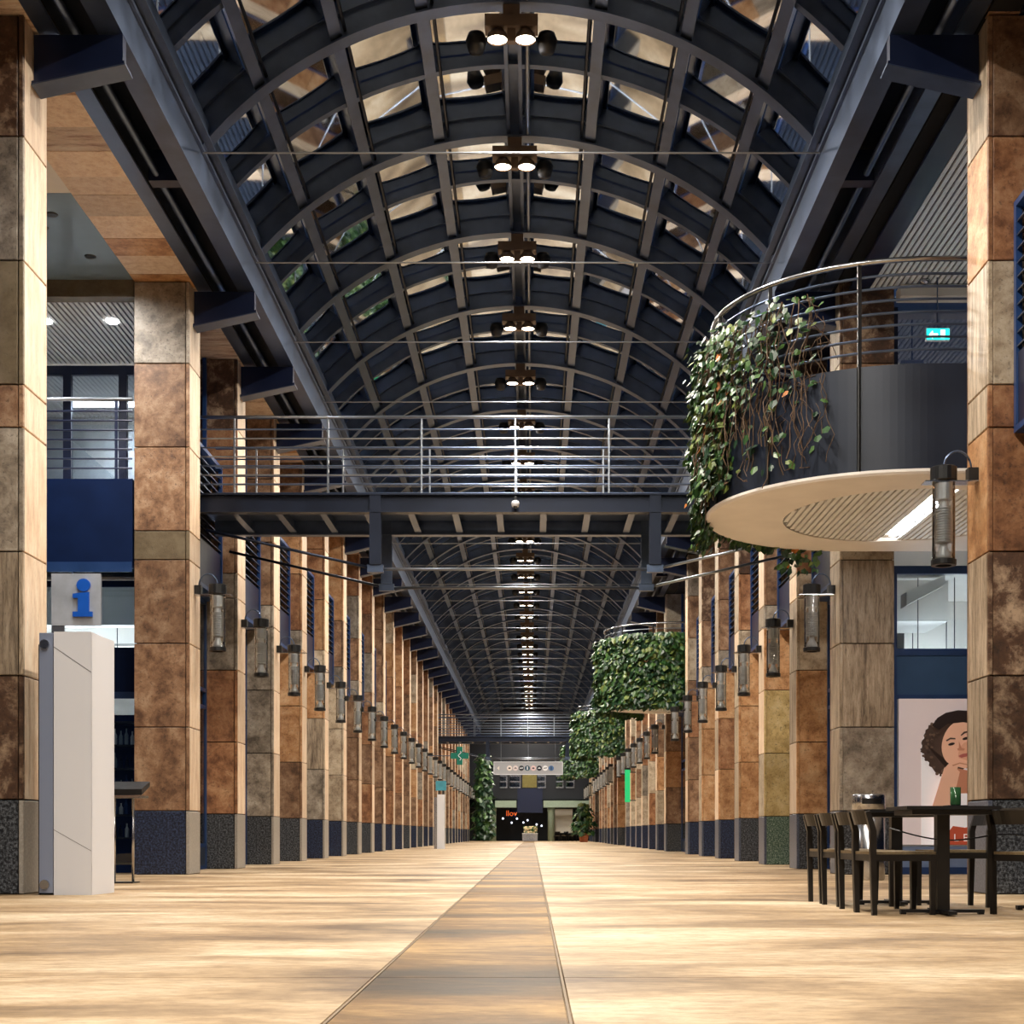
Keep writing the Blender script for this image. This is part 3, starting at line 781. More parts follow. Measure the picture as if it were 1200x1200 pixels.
# ------------------------------------------------------------------ round balconies
BX, BR = 4.3, 2.13
def balcony(n, lab, first):
    cy = Y(n)
    root = empty('round_balcony', (BX, cy, 4.42), lab, 'balcony', None, 'thing')
    zt, z0 = 5.61, 4.42
    XS = 5.6                                   # straight flanks run back into the building
    a_lim = R(90)
    def arc(phi0, phi1, r, k): return [(BX - r*math.cos(p), cy + r*math.sin(p)) for p in [phi0+(phi1-phi0)*i/k for i in range(k+1)]]
    edges = [-a_lim] + [R(-68.6)+R(29.4)*i for i in range(6)][:6]
    edges = [e for e in edges if e < a_lim] + [a_lim]
    for a, b in zip(edges[:-1], edges[1:]):
        g_ = .006
        o, i_ = arc(a+(g_ if a > -a_lim else 0), b-(g_ if b < a_lim else 0), BR, 10), arc(a+(g_ if a > -a_lim else 0), b-(g_ if b < a_lim else 0), BR-.03, 10)
        if a <= -a_lim: o = [(XS, cy-BR)] + o; i_ = [(XS, cy-BR+.03)] + i_
        if b >= a_lim: o = o + [(XS, cy+BR)]; i_ = i_ + [(XS, cy+BR-.03)]
        MB().prism(o + i_[::-1], z0+.06, zt, 'z').build('fascia_panel', SLATE, root)
    for a in edges[1:-1]:
        p = arc(a, a+.01, BR+.015, 1)[0]
        MB().lathe([(.022, 0), (.022, zt-z0-.06)], (p[0], p[1], z0+.06), 8).build('fascia_post', BLACK, root)
        q = arc(a, a+.01, BR-.03, 1)[0]
        MB().box(q[0]-.02, q[0]+.02, q[1]-.02, q[1]+.02, zt+.001, 6.72).build('rail_post', BLACK, root)
    def outline(r, k=40): return [(XS, cy-r)] + arc(-a_lim, a_lim, r, k) + [(XS, cy+r)]
    # soffit: outer outline, round slatted well in it
    IX, IR = 4.56, 1.5
    out = outline(BR+.03, 60); rim = outline(BR+.05, 60)
    inn = []
    for (x, y_) in out:
        d = math.hypot(x-IX, y_-cy); inn.append((IX+(x-IX)/d*IR, cy+(y_-cy)/d*IR))
    N_ = len(out)
    m = MB()
    vs = [(x, y_, z0) for x, y_ in out] + [(x, y_, z0) for x, y_ in inn] + [(x, y_, z0+.025) for x, y_ in rim] + [(x, y_, z0+.055) for x, y_ in rim] + [(x, y_, z0+.055) for x, y_ in inn]
    fs = []
    for i in range(N_-1):
        j = i+1
        fs += [(i, j, N_+j, N_+i), (2*N_+i, 2*N_+j, j, i), (3*N_+i, 3*N_+j, 2*N_+j, 2*N_+i), (3*N_+j, 3*N_+i, 4*N_+i, 4*N_+j), (N_+i, N_+j, 4*N_+j, 4*N_+i)]
    m.add(vs, fs)
    # closing piece beyond the well
    k = 14; a1_ = math.atan2(BR+.03, XS-IX)
    arc2 = [(IX+IR*math.cos(t), cy+IR*math.sin(t)) for t in [a1_ - 2*a1_*i/k for i in range(k+1)]]
    m.prism([(XS+.7, cy+BR), (XS+.7, cy-BR), (XS, cy-BR)] + arc2[::-1] + [(XS, cy+BR)], z0, z0+.05, 'z')
    m.build('soffit_ring', CREAM, root)
    MB().prism([(IX+1.52*math.cos(R(t)), cy+1.52*math.sin(R(t))) for t in range(0, 360, 9)], z0+.06, z0+.08, 'z').build('soffit_backing', VOIDM, root)
    x = -1.46
    while x < 1.46:
        mx_ = max(abs(x), abs(x+.05))
        hw = math.sqrt(1.495**2 - mx_**2) if mx_ < 1.495 else 0
        if hw > .05 and not (-.02 < x < .17):
            MB().box(IX+x, IX+x+.05, cy-hw, cy+hw, z0+.008, z0+.04).build('slat', SLATM, root)
        x += .076
    MB().box(IX+.02, IX+.19, cy-1.47, cy+1.47, z0+.045, z0+.055).build('lamp_tray', WHITE, root)
    MB().box(IX+.06, IX+.15, cy-1.35, cy+1.2, z0+.012, z0+.044).build('strip_lamp_lens' , STRIPB if first else WHITE, root)
    MB().prism(outline(BR-.035, 40), 5.5, 5.58, 'z').build('deck', STEEL, root)
    def path(r, z): return [(XS, cy-r, z)] + [(x_, y_, z) for x_, y_ in arc(-a_lim, a_lim, r, 32)] + [(XS, cy+r, z)]
    MB().tube(path(BR-.03, 6.74), .03, 8).build('handrail', INOX, root, True)
    for j in range(7):
        MB().tube(path(BR-.03, 5.77+j*.135), .014, 6).build('rail_bar', STEEL if first else RAIL, root)
    return root
balcony(BALC_N[0], 'round balcony with slate panels and cream slatted soffit beside the dark pillar', True)
for n, l in zip(BALC_N[1:], ('ivy covered round balcony, next along after the bare slate one', 'ivy covered round balcony by the far footbridge', 'last ivy covered round balcony before the end facade')):
    balcony(n, l, False)

# ivy ---------------------------------------------------------------
def leaf(m, p, nrm, size, rng, mi):
    n = Vector(nrm) + Vector((rng.uniform(-.7,.7), rng.uniform(-.7,.7), rng.uniform(-.2,.9)))
    n.normalize()
    d = Vector((rng.uniform(-.6,.6), rng.uniform(-.6,.6), -1)); d = (d - n*d.dot(n)).normalized()
    s = d.cross(n)
    P = Vector(p)
    a = P; t = P + d*size; l = P + d*size*.38 + s*size*.5 - n*size*.14; r = P + d*size*.38 - s*size*.5 - n*size*.14
    l2 = P - d*size*.12 + s*size*.32 - n*size*.1; r2 = P - d*size*.12 - s*size*.32 - n*size*.1
    m.add([a, l2, l, t, r, r2], [(0,1,2),(0,2,3),(0,3,4),(0,4,5)], mi)
def ivy(n, count, phi0, phi1, zlo, zhi, lab, rad=(.04,.34), size=(.09,.17), seed=1, shape=None, vines=20, rust=0):
    rng = random.Random(seed); cy = Y(n)
    root = empty('hanging_ivy', (BX-BR, cy, zlo), lab, 'ivy')
    m = MB()
    c_ = 0
    while c_ < count:
        phi = rng.uniform(phi0, phi1); z = rng.uniform(zlo, zhi)
        if shape and rng.random() > shape(phi, z): continue
        bump = .5 + .5*math.sin(phi*9+z*3)*math.sin(z*7-phi*4)
        r = BR + rad[0] + (rad[1]-rad[0])*(rng.random()**1.3)*(.45+.55*bump)
        p = (BX - r*math.cos(phi), cy + r*math.sin(phi), z)
        mi = rng.choices(range(5), [4, 3, 4, 1.6, rust])[0]
        leaf(m, p, (-math.cos(phi), math.sin(phi), .15), rng.uniform(*size), rng, mi); c_ += 1
    tag(m.build('foliage', LEAF + [LEAF_R], root), kind='stuff')
    v = MB()
    for i in range(vines):
        phi = rng.uniform(phi0*.95, phi1*.95); z = zhi - rng.random()*.3; r = BR+.06; pts = []
        zz = z
        while zz > zlo + rng.random()*.9:
            pts.append((BX - r*math.cos(phi), cy + r*math.sin(phi), zz))
            zz -= .12; phi += rng.uniform(-.025,.025); r = min(BR+.3, max(BR+.03, r + rng.uniform(-.04,.05)))
            if len(pts) > 22: break
        if len(pts) > 2: v.tube(pts, .006, 4)
    tag(v.build('vine_stems', VINE, root), kind='stuff')
def shp1(phi, z):
    # dense round the tip, ragged towards the near side
    d = math.degrees(phi)
    if d < 5 and z < 4.62: return 0
    if d > 62 and z < 4.5: return .25
    if d > 20 and z < 4.4: return 0
    if d > 5: return 1.0 if z < 6.25 else .4
    if d > -22: return .75 if z < 6.4 else .3
    if z > 5.45: return max(.0, .55 - (-d-22)/70)
    return .10 if d > -45 else .02
ivy(BALC_N[0], 5200, R(-62), R(80), 4.15, 6.5, 'half dry ivy trailing over the tip of the slate balcony beside the footbridge', (.0,.36), (.05,.115), 3, shp1, 90, .22)
ivy(BALC_N[1], 6500, R(-95), R(70), 4.3, 6.45, 'dense green ivy wrapping the second round balcony', (.05,.36), (.1,.2), 4)
ivy(BALC_N[2], 4500, R(-95), R(60), 4.35, 6.5, 'dense green ivy wrapping the balcony by the far footbridge', (.05,.36), (.12,.24), 5)
ivy(BALC_N[3], 3000, R(-95), R(60), 4.4, 6.5, 'dark ivy wrapping the last balcony before the end facade', (.05,.36), (.14,.28), 6)
# loose dry tangle on the big balcony rail
rng = random.Random(21); v = MB(); cy = Y(BALC_N[0])
for i in range(90):
    phi = R(rng.uniform(-60, 15)); z = rng.uniform(5.4, 6.5); r = BR; pts = []
    dz = rng.uniform(-.12, .06)
    for j in range(rng.randint(5, 14)):
        pts.append((BX - r*math.cos(phi), cy + r*math.sin(phi), z))
        phi += rng.uniform(-.05, .05); z = max(4.6, z + dz + rng.uniform(-.07,.05)); r = min(BR+.2, max(BR-.12, r+rng.uniform(-.05,.06))); dz -= .012
    v.tube(pts, .0045, 4)
o = v.build('dry_vine_tangle', VINE); tag(o, 'tangle of dry brown vines caught in the railing of the slate balcony', 'vines', None, 'stuff')

# ------------------------------------------------------------------ gallery behind the big balcony
XQ = 9.2
gr = empty('ceiling_gallery_right', (6.5, Y(5.3), 8.3), kind='structure')
slats(gr, XR+.42, XQ, Y(4.35), Y(6.13), 8.28)
MB().box(XR+.40, XQ, Y(4.35), Y(6.13), 8.34, 8.38).build('ceiling_backing', VOIDM, gr)
MB().box(XR+.12, XR+.40, Y(4.36), Y(6.12), 8.26, 8.30).build('edge_strip', STEEL_N, gr)
MB().box(XR+PW+.02, XQ, Y(6.06), Y(6.14), 8.10, 8.26).build('header_beam', WHITE, gr)
gf = tag(MB().box(6.32, XQ, Y(4.64), Y(6.12), 4.42, 4.46).box(5.62, XQ, Y(4.64), Y(6.12), 5.5, 5.58).build('floor_gallery_right', CREAM), kind='structure')
wr = empty('window_72', (6.5, Y(6.2), 5.6), kind='structure')
MB().box(XR+PW+.02, XQ, Y(6.2), Y(6.2)+.02, 5.6, 8.26).build('pane', SHOPR, wr)
m = MB()
for x in (XR+PW+.02, 6.6, 8.0): m.box(x, x+.07, Y(6.2)-.03, Y(6.2)-.002, 5.6, 8.1)
m.build('window_frame', STEEL_N, wr)
tag(MB().box(XR+PW+.02, XQ, Y(7.2), Y(7.2)+.1, 4.6, 8.4).build('wall_gallery_right', WHITE), kind='structure')
ex = empty('exit_sign', (5.6, Y(6.0), 7.4), 'lit green exit sign hung under the slatted ceiling behind the balcony rail', 'sign')
MB().box(5.44, 5.77, Y(6.0)-.03, Y(6.0)+.03, 7.40, 7.57).build('box', PANEL_W, ex)
MB().box(5.45, 5.76, Y(6.0)-.036, Y(6.0)-.031, 7.41, 7.56).build('face', plain('exit_green', srgb(20,180,170), .4, 0, srgb(30,210,200), 2.5), ex)
MB().prism([(5.48,7.475),(5.53,7.53),(5.53,7.49),(5.60,7.49),(5.60,7.46),(5.53,7.46),(5.53,7.42)], Y(6.0)-.041, Y(6.0)-.037).box(5.64, 5.70, Y(6.0)-.041, Y(6.0)-.037, 7.43, 7.54).build('pictogram', plain('exit_white', srgb(240,255,250), .4, 0, (1,1,1,1), 3), ex)
MB().tube([(5.605, Y(6.0), 7.57), (5.605, Y(6.0), 8.28)], .01, 6).build('hanger', STEEL, ex)
sd = empty('smoke_detector', (5.45, Y(6.02), 8.2), 'small grey smoke detector under the beam above the exit sign', 'detector')
MB().lathe([(.0,0),(.05,.01),(.07,.04),(.07,.07)], (5.45, Y(6.02), 8.2), 14).build('body', PANEL_G, sd, True)
tl = tag(MB().box(5.4, 8.4, Y(7.2)-.12, Y(7.2)-.002, 6.9, 6.96).build('added_strip_light', STRIP), 'added unseen strip light on the back wall of the room behind the balcony gallery', 'lamp')  # added out of sight behind the balcony fascia to light the room

# ------------------------------------------------------------------ shop front with the poster
nP = 6.2; yP = Y(nP)
ps = empty('window_73', (6.5, yP, 0), kind='structure')
zz = lambda y_: PZ(y_, nP)
xa = XR+PW+.01
m = MB().box(xa, xa+.075, yP, yP+.08, 0, zz(663)).box(xa+.075, XQ, yP, yP+.08, zz(672), zz(663)).box(xa+.075, XQ, yP, yP+.08, zz(768), zz(760))
m.box(xa+.075, XQ, yP+.001, yP+.079, zz(819), zz(814)).box(xa+.075, XQ, yP, yP+.08, 0, .1)
m.build('window_frame', BLUE, ps)
MB().box(xa+.08, XQ, yP+.02, yP+.05, zz(814), zz(768)).build('fascia_panel', plain('shop_blue_panel', srgb(52,84,124), .4, 0, noise=.1, scale=2), ps)
MB().box(xa+.08, XQ, yP+.03, yP+.04, zz(760), zz(672)).build('pane', SHOP, ps)
MB().box(xa+.08, XQ, yP+.02, yP+.05, .1, zz(992)).build('kick_panel', plain('kick_blue', srgb(120,140,176), .4, 0, noise=.08), ps)
tag(MB().box(xa+.0, XQ, Y(8.2), Y(8.2)+.1, 0, 4.4).build('wall_shop_right', WHITE), kind='structure')
tag(MB().box(xa, XQ, yP+.1, Y(8.2), 4.36, 4.4).build('ceiling_shop_right', WHITE), kind='structure')
tag(MB().box(xa+.1, 6.2, yP+.9, yP+2.2, 3.75, 4.355).build('trim_20', WHITE), kind='structure')
tag(MB().box(6.05, 7.2, yP+2.9, yP+4.6, 3.35, 4.355).build('trim_21', WHITE), kind='structure')
tag(MB().prism([(xa+.3, 4.1), (6.0, 4.34), (6.0, 4.2), (xa+.3, 3.9)], yP+.35, yP+.7).build('trim_22', WHITE), kind='structure')
for (x, yy) in ((5.5, yP+.6), (5.9, yP+2.45), (7.4, yP+1.5)): fill_pendant(x, x+.9, yy, 3.02, 'added slim white light hidden in the shop behind the portrait poster', 'added lights in the shop behind the poster')
# poster ------------------------------------------------------------
po = empty('portrait_poster', (PX(1100,nP), yP-.02, zz(990)), 'large portrait poster of a curly haired person in a dark cap resting chin on hand', 'poster')
def q(pts): return [(PX(a, nP), PZ(b, nP)) for a, b in pts]
def ell(cx, cy, rx, ry, rot=0, k=28, a0=0, a1=360):
    out = []
    for i in range(k):
        t = R(a0 + (a1-a0)*i/k); x, y_ = rx*math.cos(t), ry*math.sin(t); c_, s_ = math.cos(R(rot)), math.sin(R(rot))
        out.append((cx + x*c_ - y_*s_, cy + x*s_ + y_*c_))
    return out
layer = [0]
def flat(name, pts, mat):
    layer[0] += 1; t = layer[0]*.0012
    MB().prism(q(pts), yP-.022-t, yP-.0205-t+.001).build(name, mat, po)
pm = lambda n_, r_, g_, b_: plain('print_'+n_, srgb(r_, g_, b_), .45, 0, srgb(r_, g_, b_), .32)   # prints glow faintly in their own colours
MB().box(PX(1053,nP), PX(1225,nP), yP-.02, yP-.002, zz(990), zz(819)).build('sheet', pm('ground', 208,192,190), po)
WHT = pm('white', 232,226,226); HAIR = pm('hair', 66,50,42); HAIR2 = pm('hair_light', 92,72,58); SKIN = pm('skin', 214,164,136); SKIN2 = pm('skin_shade', 178,118,90); LIP = pm('lip', 160,84,76); INK = pm('ink', 34,24,22); RED = pm('dress', 168,72,48)
flat('arch', [(1079,990),(1079,880)] + [(1122+43*math.cos(R(a)), 878-40*math.sin(R(a))) for a in range(180, -1, -15)] + [(1165,990)], WHT)
rng = random.Random(3)
hair = []
for i in range(40):
    t = R(90+i*200/40); rr = 1+.10*rng.random()
    hair.append((1122 + 36*rr*math.cos(t) - 4, 874 - 34*rr*math.sin(t)))
hair += [(1118,912),(1130,900),(1155,905),(1163,880),(1156,850),(1140,838)]
flat('hair', hair, HAIR)
for i in range(60):
    t = R(rng.uniform(120, 245)); rr = rng.uniform(.72, 1.08)
    flat('curl', ell(1118+36*rr*math.cos(t), 876-36*rr*math.sin(t), rng.uniform(1.2,2.4), rng.uniform(1.2,2.4), 0, 7), rng.choice([HAIR2, HAIR, HAIR]))
layer[0] = 70
flat('neck', [(1116,900),(1140,905),(1150,950),(1112,950)], SKIN2)
flat('face', ell(1121,871,19,27,18, 30), SKIN)
flat('cheek_shade', ell(1130,882,9,13,20), pm('skin_mid', 200,146,118))
flat('cap', [(1090,851),(1096,842),(1106,836),(1120,833),(1140,834),(1152,842),(1146,850),(1126,847),(1108,849),(1098,856)], INK)
flat('eye', ell(1112.5,872.5,4,1.6,-14,12), INK)
flat('eye', ell(1129,866,4,1.6,-14,12), INK)
flat('eyebrow', [(1106,868),(1111,865),(1117,865.5),(1117,867),(1111,867),(1107,869.5)], HAIR)
flat('eyebrow', [(1123,862),(1127,858),(1133,857),(1133,858.6),(1128,860),(1124,863)], HAIR)
flat('nose', [(1121,869),(1124,877),(1128,878),(1127,880),(1120,880),(1119,878),(1121,877)], SKIN2)
flat('lips', [(1120,886.5),(1125,884),(1131,883),(1134,883.5),(1130,887),(1124,888.5)], LIP)
flat('sleeve', [(1092,990),(1100,950),(1120,930),(1165,930),(1165,990)], WHT)
flat('arm', [(1090,945),(1104,900),(1114,897),(1122,905),(1112,948),(1108,975),(1094,978)], SKIN)
flat('hand', [(1103,902),(1112,892),(1122,889),(1131,892),(1136,898),(1128,901),(1120,899),(1116,908),(1107,911)], SKIN)
flat('finger_line', [(1113,897),(1122,894),(1131,896),(1131,897),(1122,895.4),(1114,898.3)], SKIN2)
flat('dress', [(1094,990),(1092,972),(1108,976),(1114,968),(1128,970),(1150,965),(1165,968),(1165,990)], RED)
for ch, x in (('E', 1095), ('L', 1107), ('L', 1117), ('E', 1128)):
    curve_text(ch, .15, 'letter', WHT, po, (PX(x,nP), yP-.022-.125, PZ(982,nP)), .001)

# ------------------------------------------------------------------ information stele
st = empty('information_stele', (-4.4, Y(4.15), 0), 'tall white and steel information stele beside the brown travertine pillar', 'stele')
ya_, yb_ = Y(4.1), Y(4.27)
zt = 2.48
MB().box(-4.665, -4.535, ya_, yb_-.05, .02, zt).build('steel_edge', plain('polished_edge', srgb(150,162,190), .3, .35), st)
MB().box(-4.525, -4.17, ya_-.01, yb_-.04, .0, zt+.01).build('front_panel', PANEL_W, st)
MB().prism([(-4.166, ya_-.01), (-4.12, yb_-.1), (-4.12, yb_), (-4.166, yb_)], 0, zt-.005, 'z').build('side_panel', PANEL_W, st)
MB().box(-4.70, -4.672, ya_+.08, yb_-.02, 0, zt-.1).build('back_spine', BLACK, st)
for z in (.1, zt-.11):
    MB().add([(-4.61+.045*math.cos(R(a)), ya_-.03+.0, z+.045*math.sin(R(a))) for a in range(0,360,24)] + [(-4.61+.045*math.cos(R(a)), ya_-.001, z+.045*math.sin(R(a))) for a in range(0,360,24)],
             [tuple(range(15))] + [(i, (i+1) % 15, 15+(i+1) % 15, 15+i) for i in range(15)]).build('screw_cap', INOX, st)
GLINE = plain('panel_groove', srgb(96,96,104), .5, noise=.05)
MB().prism([(-4.525, zt-.13), (-4.171, zt-.37), (-4.171, zt-.378), (-4.525, zt-.138)], ya_-.0115, ya_-.0105).build('panel_groove', GLINE, st)
MB().prism([(-4.525, .62), (-4.171, .42), (-4.171, .415), (-4.525, .615)], ya_-.0115, ya_-.0105).build('panel_groove', GLINE, st)
for (z0_, z1_) in ((1.45, 1.75), (1.05, 1.4)):
    MB().prism([(-4.1435+.0015, ya_+.29), (-4.1285+.0015, ya_+.43), (-4.1285+.003, ya_+.43), (-4.1435+.003, ya_+.29)], z0_, z1_, 'z').build('notice', plain('notice_%d' % int(z0_*10), srgb(178,178,182), .6, noise=.1, scale=30), st)
# lectern stand
ls = empty('menu_stand', (-4.78, Y(5.09), 0), 'slim stainless stand with a black sloped display tray beside the stele', 'stand')
xm, ym = -4.74, Y(5.09)
for x in (xm-.17, xm+.05): MB().tube([(x, ym, .0), (x, ym, 1.02)], .016, 8).build('leg', INOX, ls, True)
MB().box(xm-.19, xm+.08, ym-.12, ym+.18, 0, .015).build('base_plate', BLACK, ls)
MB().prism([(ym-.15, 1.03), (ym+.22, 1.14), (ym+.22, 1.2), (ym-.15, 1.1)], xm-.22, xm+.19, 'x').build('display_tray', BLACK, ls)
MB().box(xm-.23, xm+.18, ym-.16, ym+.2, 1.0, 1.028).build('tray_frame', INOX, ls)
# hanging i sign
ns = 6.118
isg = empty('information_sign', (-6.4, Y(ns), 3.8), 'square brushed steel sign with a blue letter i hung under the navy panel', 'sign')
MB().box(PX(60,ns), PX(118,ns), Y(ns), Y(ns)+.05, PZ(733,ns), PZ(672,ns)).build('plate', plain('brushed_plate', srgb(168,174,184), .4, .1, noise=.2, scale=3), isg)
MB().box(PX(60,ns), PX(75,ns), Y(ns)+.005, Y(ns)+.045, PZ(745,ns), PZ(733,ns)).build('plate_foot', PANEL_G, isg)
IB = plain('sign_blue', srgb(24,88,190), .35, 0, noise=.1)
def iz(pts): return [(PX(a,ns), PZ(b,ns)) for a, b in pts]
MB().prism(iz(ell(98.5,686,8,7.5)), Y(ns)-.04, Y(ns)-.002).build('letter_dot', IB, isg)
MB().prism(iz([(86,696),(105,694),(105,717),(109,717),(109,723),(86,723),(86,717),(92,717),(92,701),(86,701)]), Y(ns)-.04, Y(ns)-.002).build('letter_stem', IB, isg)
MB().tube([(-6.5, Y(ns)+.03, PZ(672,ns)), (-6.5, Y(ns)+.03, 4.285)], .02, 8).build('hanger', STEEL, isg)

# ------------------------------------------------------------------ cafe furniture
def chair():
    r = empty('cafe_chair', (0,0,0))
    for s_ in (-1, 1):
        # back post: leg then a kink and the raked top
        MB().prism([(-.03,0),(.005,0),(.0,.44),(.0,.60),(-.045,.745),(-.08,.735),(-.045,.60),(-.045,.44)], s_*.19-.017, s_*.19+.017).build('back_post', WOODD, r)
        MB().prism([(.40,0),(.432,0),(.445,.43),(.395,.43)], s_*.19-.017, s_*.19+.017).build('front_leg', WOODD, r)
        MB().box(.0, .395, s_*.19-.012, s_*.19+.012, .385, .43).build('side_rail', WOODD, r)
    MB().box(-.03, .45, -.17, .17, .432, .452).build('seat', SEATM, r)
    MB().box(-.035, -.012, -.17, .17, .385, .431).box(.405, .43, -.17, .17, .385, .431).build('cross_rail', WOODD, r)
    # curved top rail
    n_ = 8; out = []
    vs, fs = [], []
    for i in range(n_+1):
        yy = -.172 + .344*i/n_; bow = -.045*math.cos(math.pi*(i/n_-.5))
        for (dx, z) in ((-.035, .645), (-.012, .645), (-.040, .745), (-.065, .745)): vs.append((dx+bow, yy, z))
    for i in range(n_):
        a = i*4; b = a+4
        fs += [(a, a+1, b+1, b), (a+1, a+2, b+2, b+1), (a+2, a+3, b+3, b+2), (a+3, a, b, b+3)]
    fs += [(0,3,2,1), (n_*4, n_*4+1, n_*4+2, n_*4+3)]
    MB().add(vs, fs).build('top_rail', WOODD, r)
    return r
ch0 = chair()
CH = [(2.42, 10.66, 6, 'dark wooden cafe chair drawn up to the table with the green candle jar'),
      (2.41, 11.16, 4, 'dark wooden cafe chair wedged between two other chairs at the aisle side'),
      (2.42, 11.86, 6, 'dark wooden cafe chair drawn up to the table nearest the steel bin'),
      (2.40, 12.40, 3, 'outermost dark cafe chair in the row on the steel bin side'),
      (3.42, 10.45, 28, 'dark cafe chair turned askew behind the table with the candle jar'),
      (3.55, 11.75, 184, 'dark cafe chair facing the aisle, in front of the dark mottled pillar'),
      (4.45, 10.35, 178, 'dark cafe chair at the table beside the dark mottled pillar')]
for i, (x, y_, a, lab) in enumerate(CH):
    o = ch0 if i == 0 else copy_tree(ch0)
    o.location = (x, y_, 0); o.rotation_euler = (0, 0, R(a))
    tag(o, lab, 'chair', 'dark cafe chairs round the tables')
def table(x, y_, w_, d_, lab):
    r = empty('cafe_table', (x, y_, 0), lab, 'table', 'dark cafe tables')
    MB().box(x-w_/2, x+w_/2, y_-d_/2, y_+d_/2, .75, .775).build('table_top', BLACK, r)
    MB().box(x-w_/2+.05, x+w_/2-.05, y_-d_/2+.05, y_+d_/2-.05, .715, .748).build('sub_frame', BLACK, r)
    MB().box(x-.045, x+.045, y_-.045, y_+.045, .03, .715).build('column', WOODD, r)
    MB().box(x-.3, x+.3, y_-.03, y_+.03, .012, .035).box(x-.03, x+.03, y_-.28, y_+.28, .010, .034).build('base_foot', BLACK, r)
    for sx in (-.28, .28): MB().box(x+sx-.02, x+sx+.02, y_-.02, y_+.02, 0, .012).build('glide', BLACK, r)
    return r
table(2.95, 10.62, .66, .62, 'dark cafe table carrying the green candle jar')
table(2.97, 12.05, .66, .62, 'dark cafe table in front of the steel bin')
table(3.98, 11.2, .66, .62, 'dark cafe table right beside the dark mottled pillar')
cj = empty('candle_jar', (3.06, 10.66, .775), 'green glass candle jar on a small black tray on the cafe table', 'candle jar')
MB().box(2.99, 3.13, 10.59, 10.73, .7755, .785).build('tray', BLACK, cj)
MB().lathe([(.0,.0),(.036,.0),(.038,.01),(.038,.13),(.034,.13),(.034,.012),(.0,.012)], (3.06, 10.66, .786), 16).build('jar', plain('green_glass', srgb(48,84,52), .15, 0, noise=.25, scale=20), cj, True)
MB().lathe([(.0,.012),(.03,.012),(.03,.09),(.0,.09)], (3.06, 10.66, .787), 12).build('candle', plain('candle_wax', srgb(150,150,110), .5, noise=.1), cj)
cbl = MB(); pts = []
for i in range(25):
    t = i/24; pts.append((2.60+1.3*t, 10.72 - .12*math.sin(t*6), .62 - .13*t - .05*math.sin(t*math.pi*2)))
tag(cbl.tube(pts, .006, 6).build('security_cable', BLACK), 'thin black security cable strung between the cafe chairs', 'cable')
bn = empty('litter_bin', (4.0, 18.9, 0), 'round stainless steel litter bin behind the cafe chairs', 'bin')
bx_, by_ = 4.22, 18.5
bn.location = (bx_, by_, 0)
MB().lathe([(.19,.0),(.2,.02),(.2,.86)], (bx_, by_, 0), 28).build('body', INOX, bn, True)
MB().lathe([(.19,.862),(.205,.87),(.205,1.06),(.19,1.075),(.0,1.08)], (bx_, by_, 0), 28).build('lid', INOX, bn, True)
o = MB()
vs = []
for i in range(9):
    a = R(-125 + 70*i/8); vs += [(bx_+.2085*math.cos(a), by_+.2085*math.sin(a), .95), (bx_+.2085*math.cos(a), by_+.2085*math.sin(a), 1.02)]
o.add(vs, [(2*i, 2*i+2, 2*i+3, 2*i+1) for i in range(8)]).build('slot', BLACK, bn)

# ------------------------------------------------------------------ far end of the arcade
nE = 33.6; yE = Y(nE)
ex_ = lambda x: PX(x, nE); ez = lambda y_: PZ(y_, nE)
fw = tag(MB().box(-12, 12, yE+2, yE+2.3, ez(936), 14).build('wall_end', plain('end_facade', srgb(18,22,32), .5, 0, noise=.2, scale=.6)), kind='structure')
for i, (a, b) in enumerate(((585,594),(597,610),(630,640),(652,661),(664,674))):
    wn = empty('window_%d' % (80+i), (ex_(a), yE+1.95, ez(922)), kind='structure')
    m = MB()
    for zq in (922, 915, 908): m.box(ex_(a), ex_(b), yE+1.9, yE+1.99, ez(zq)-.05, ez(zq)+.05)
    m.box(ex_(b)-.08, ex_(b), yE+1.901, yE+1.989, ez(922), ez(907)); m.build('window_frame', PANEL_G, wn)
    MB().box(ex_(a), ex_(b)-.08, yE+1.95, yE+1.96, ez(922), ez(908)).build('pane', SHOPR, wn)
tag(MB().box(ex_(612), ex_(629), yE+1.85, yE+1.98, ez(922), ez(907)).build('yellow_panel', plain('ochre_panel', srgb(120,110,56), .6, 0, noise=.15)), 'dull ochre panel above the navy board on the end facade', 'panel')
tag(MB().box(ex_(606), ex_(636), yE+1.8, yE+1.998, ez(952), ez(923)).build('navy_signboard', plain('signboard_navy', srgb(6,22,58), .5, 0, noise=.1)), 'large plain navy board over the entrance at the end facade', 'board')
PALE = plain('pale_green_plaster', srgb(150,168,150), .6, noise=.08)
for i, (a, b) in enumerate(((580,605),(637,692))):
    tag(MB().box(ex_(a), ex_(b), yE+.6, yE+1.9, ez(946), ez(938)).build('trim_%d' % (30+i), PALE), kind='structure')
for i, (a, b) in enumerate(((573,581),(642,650))):
    cx_ = ex_((a+b)/2); rr = (ex_(b)-ex_(a))/2
    o = MB().lathe([(rr,0),(rr,ez(951)),(rr*1.1,ez(950)),(rr*1.1,ez(946)-.005)], (cx_, yE+1.2, 0), 20).build('round_column', PALE, None, True)
    tag(o, 'pale green round column beside the ' + ('neon lettering' if i == 0 else 'lit white recess') + ' at the end facade', 'column', None, 'thing')
tag(MB().box(-12, 12, yE+6, yE+6.2, 0, 8).build('wall_shop_end', plain('end_shop_dark', srgb(20,24,36), .5, noise=.3, scale=1)), kind='structure')
rc = tag(MB().box(ex_(651), ex_(672), yE+2.4, yE+5.8, ez(976), ez(947)-.02).build('wall_recess', WHITE), kind='structure')
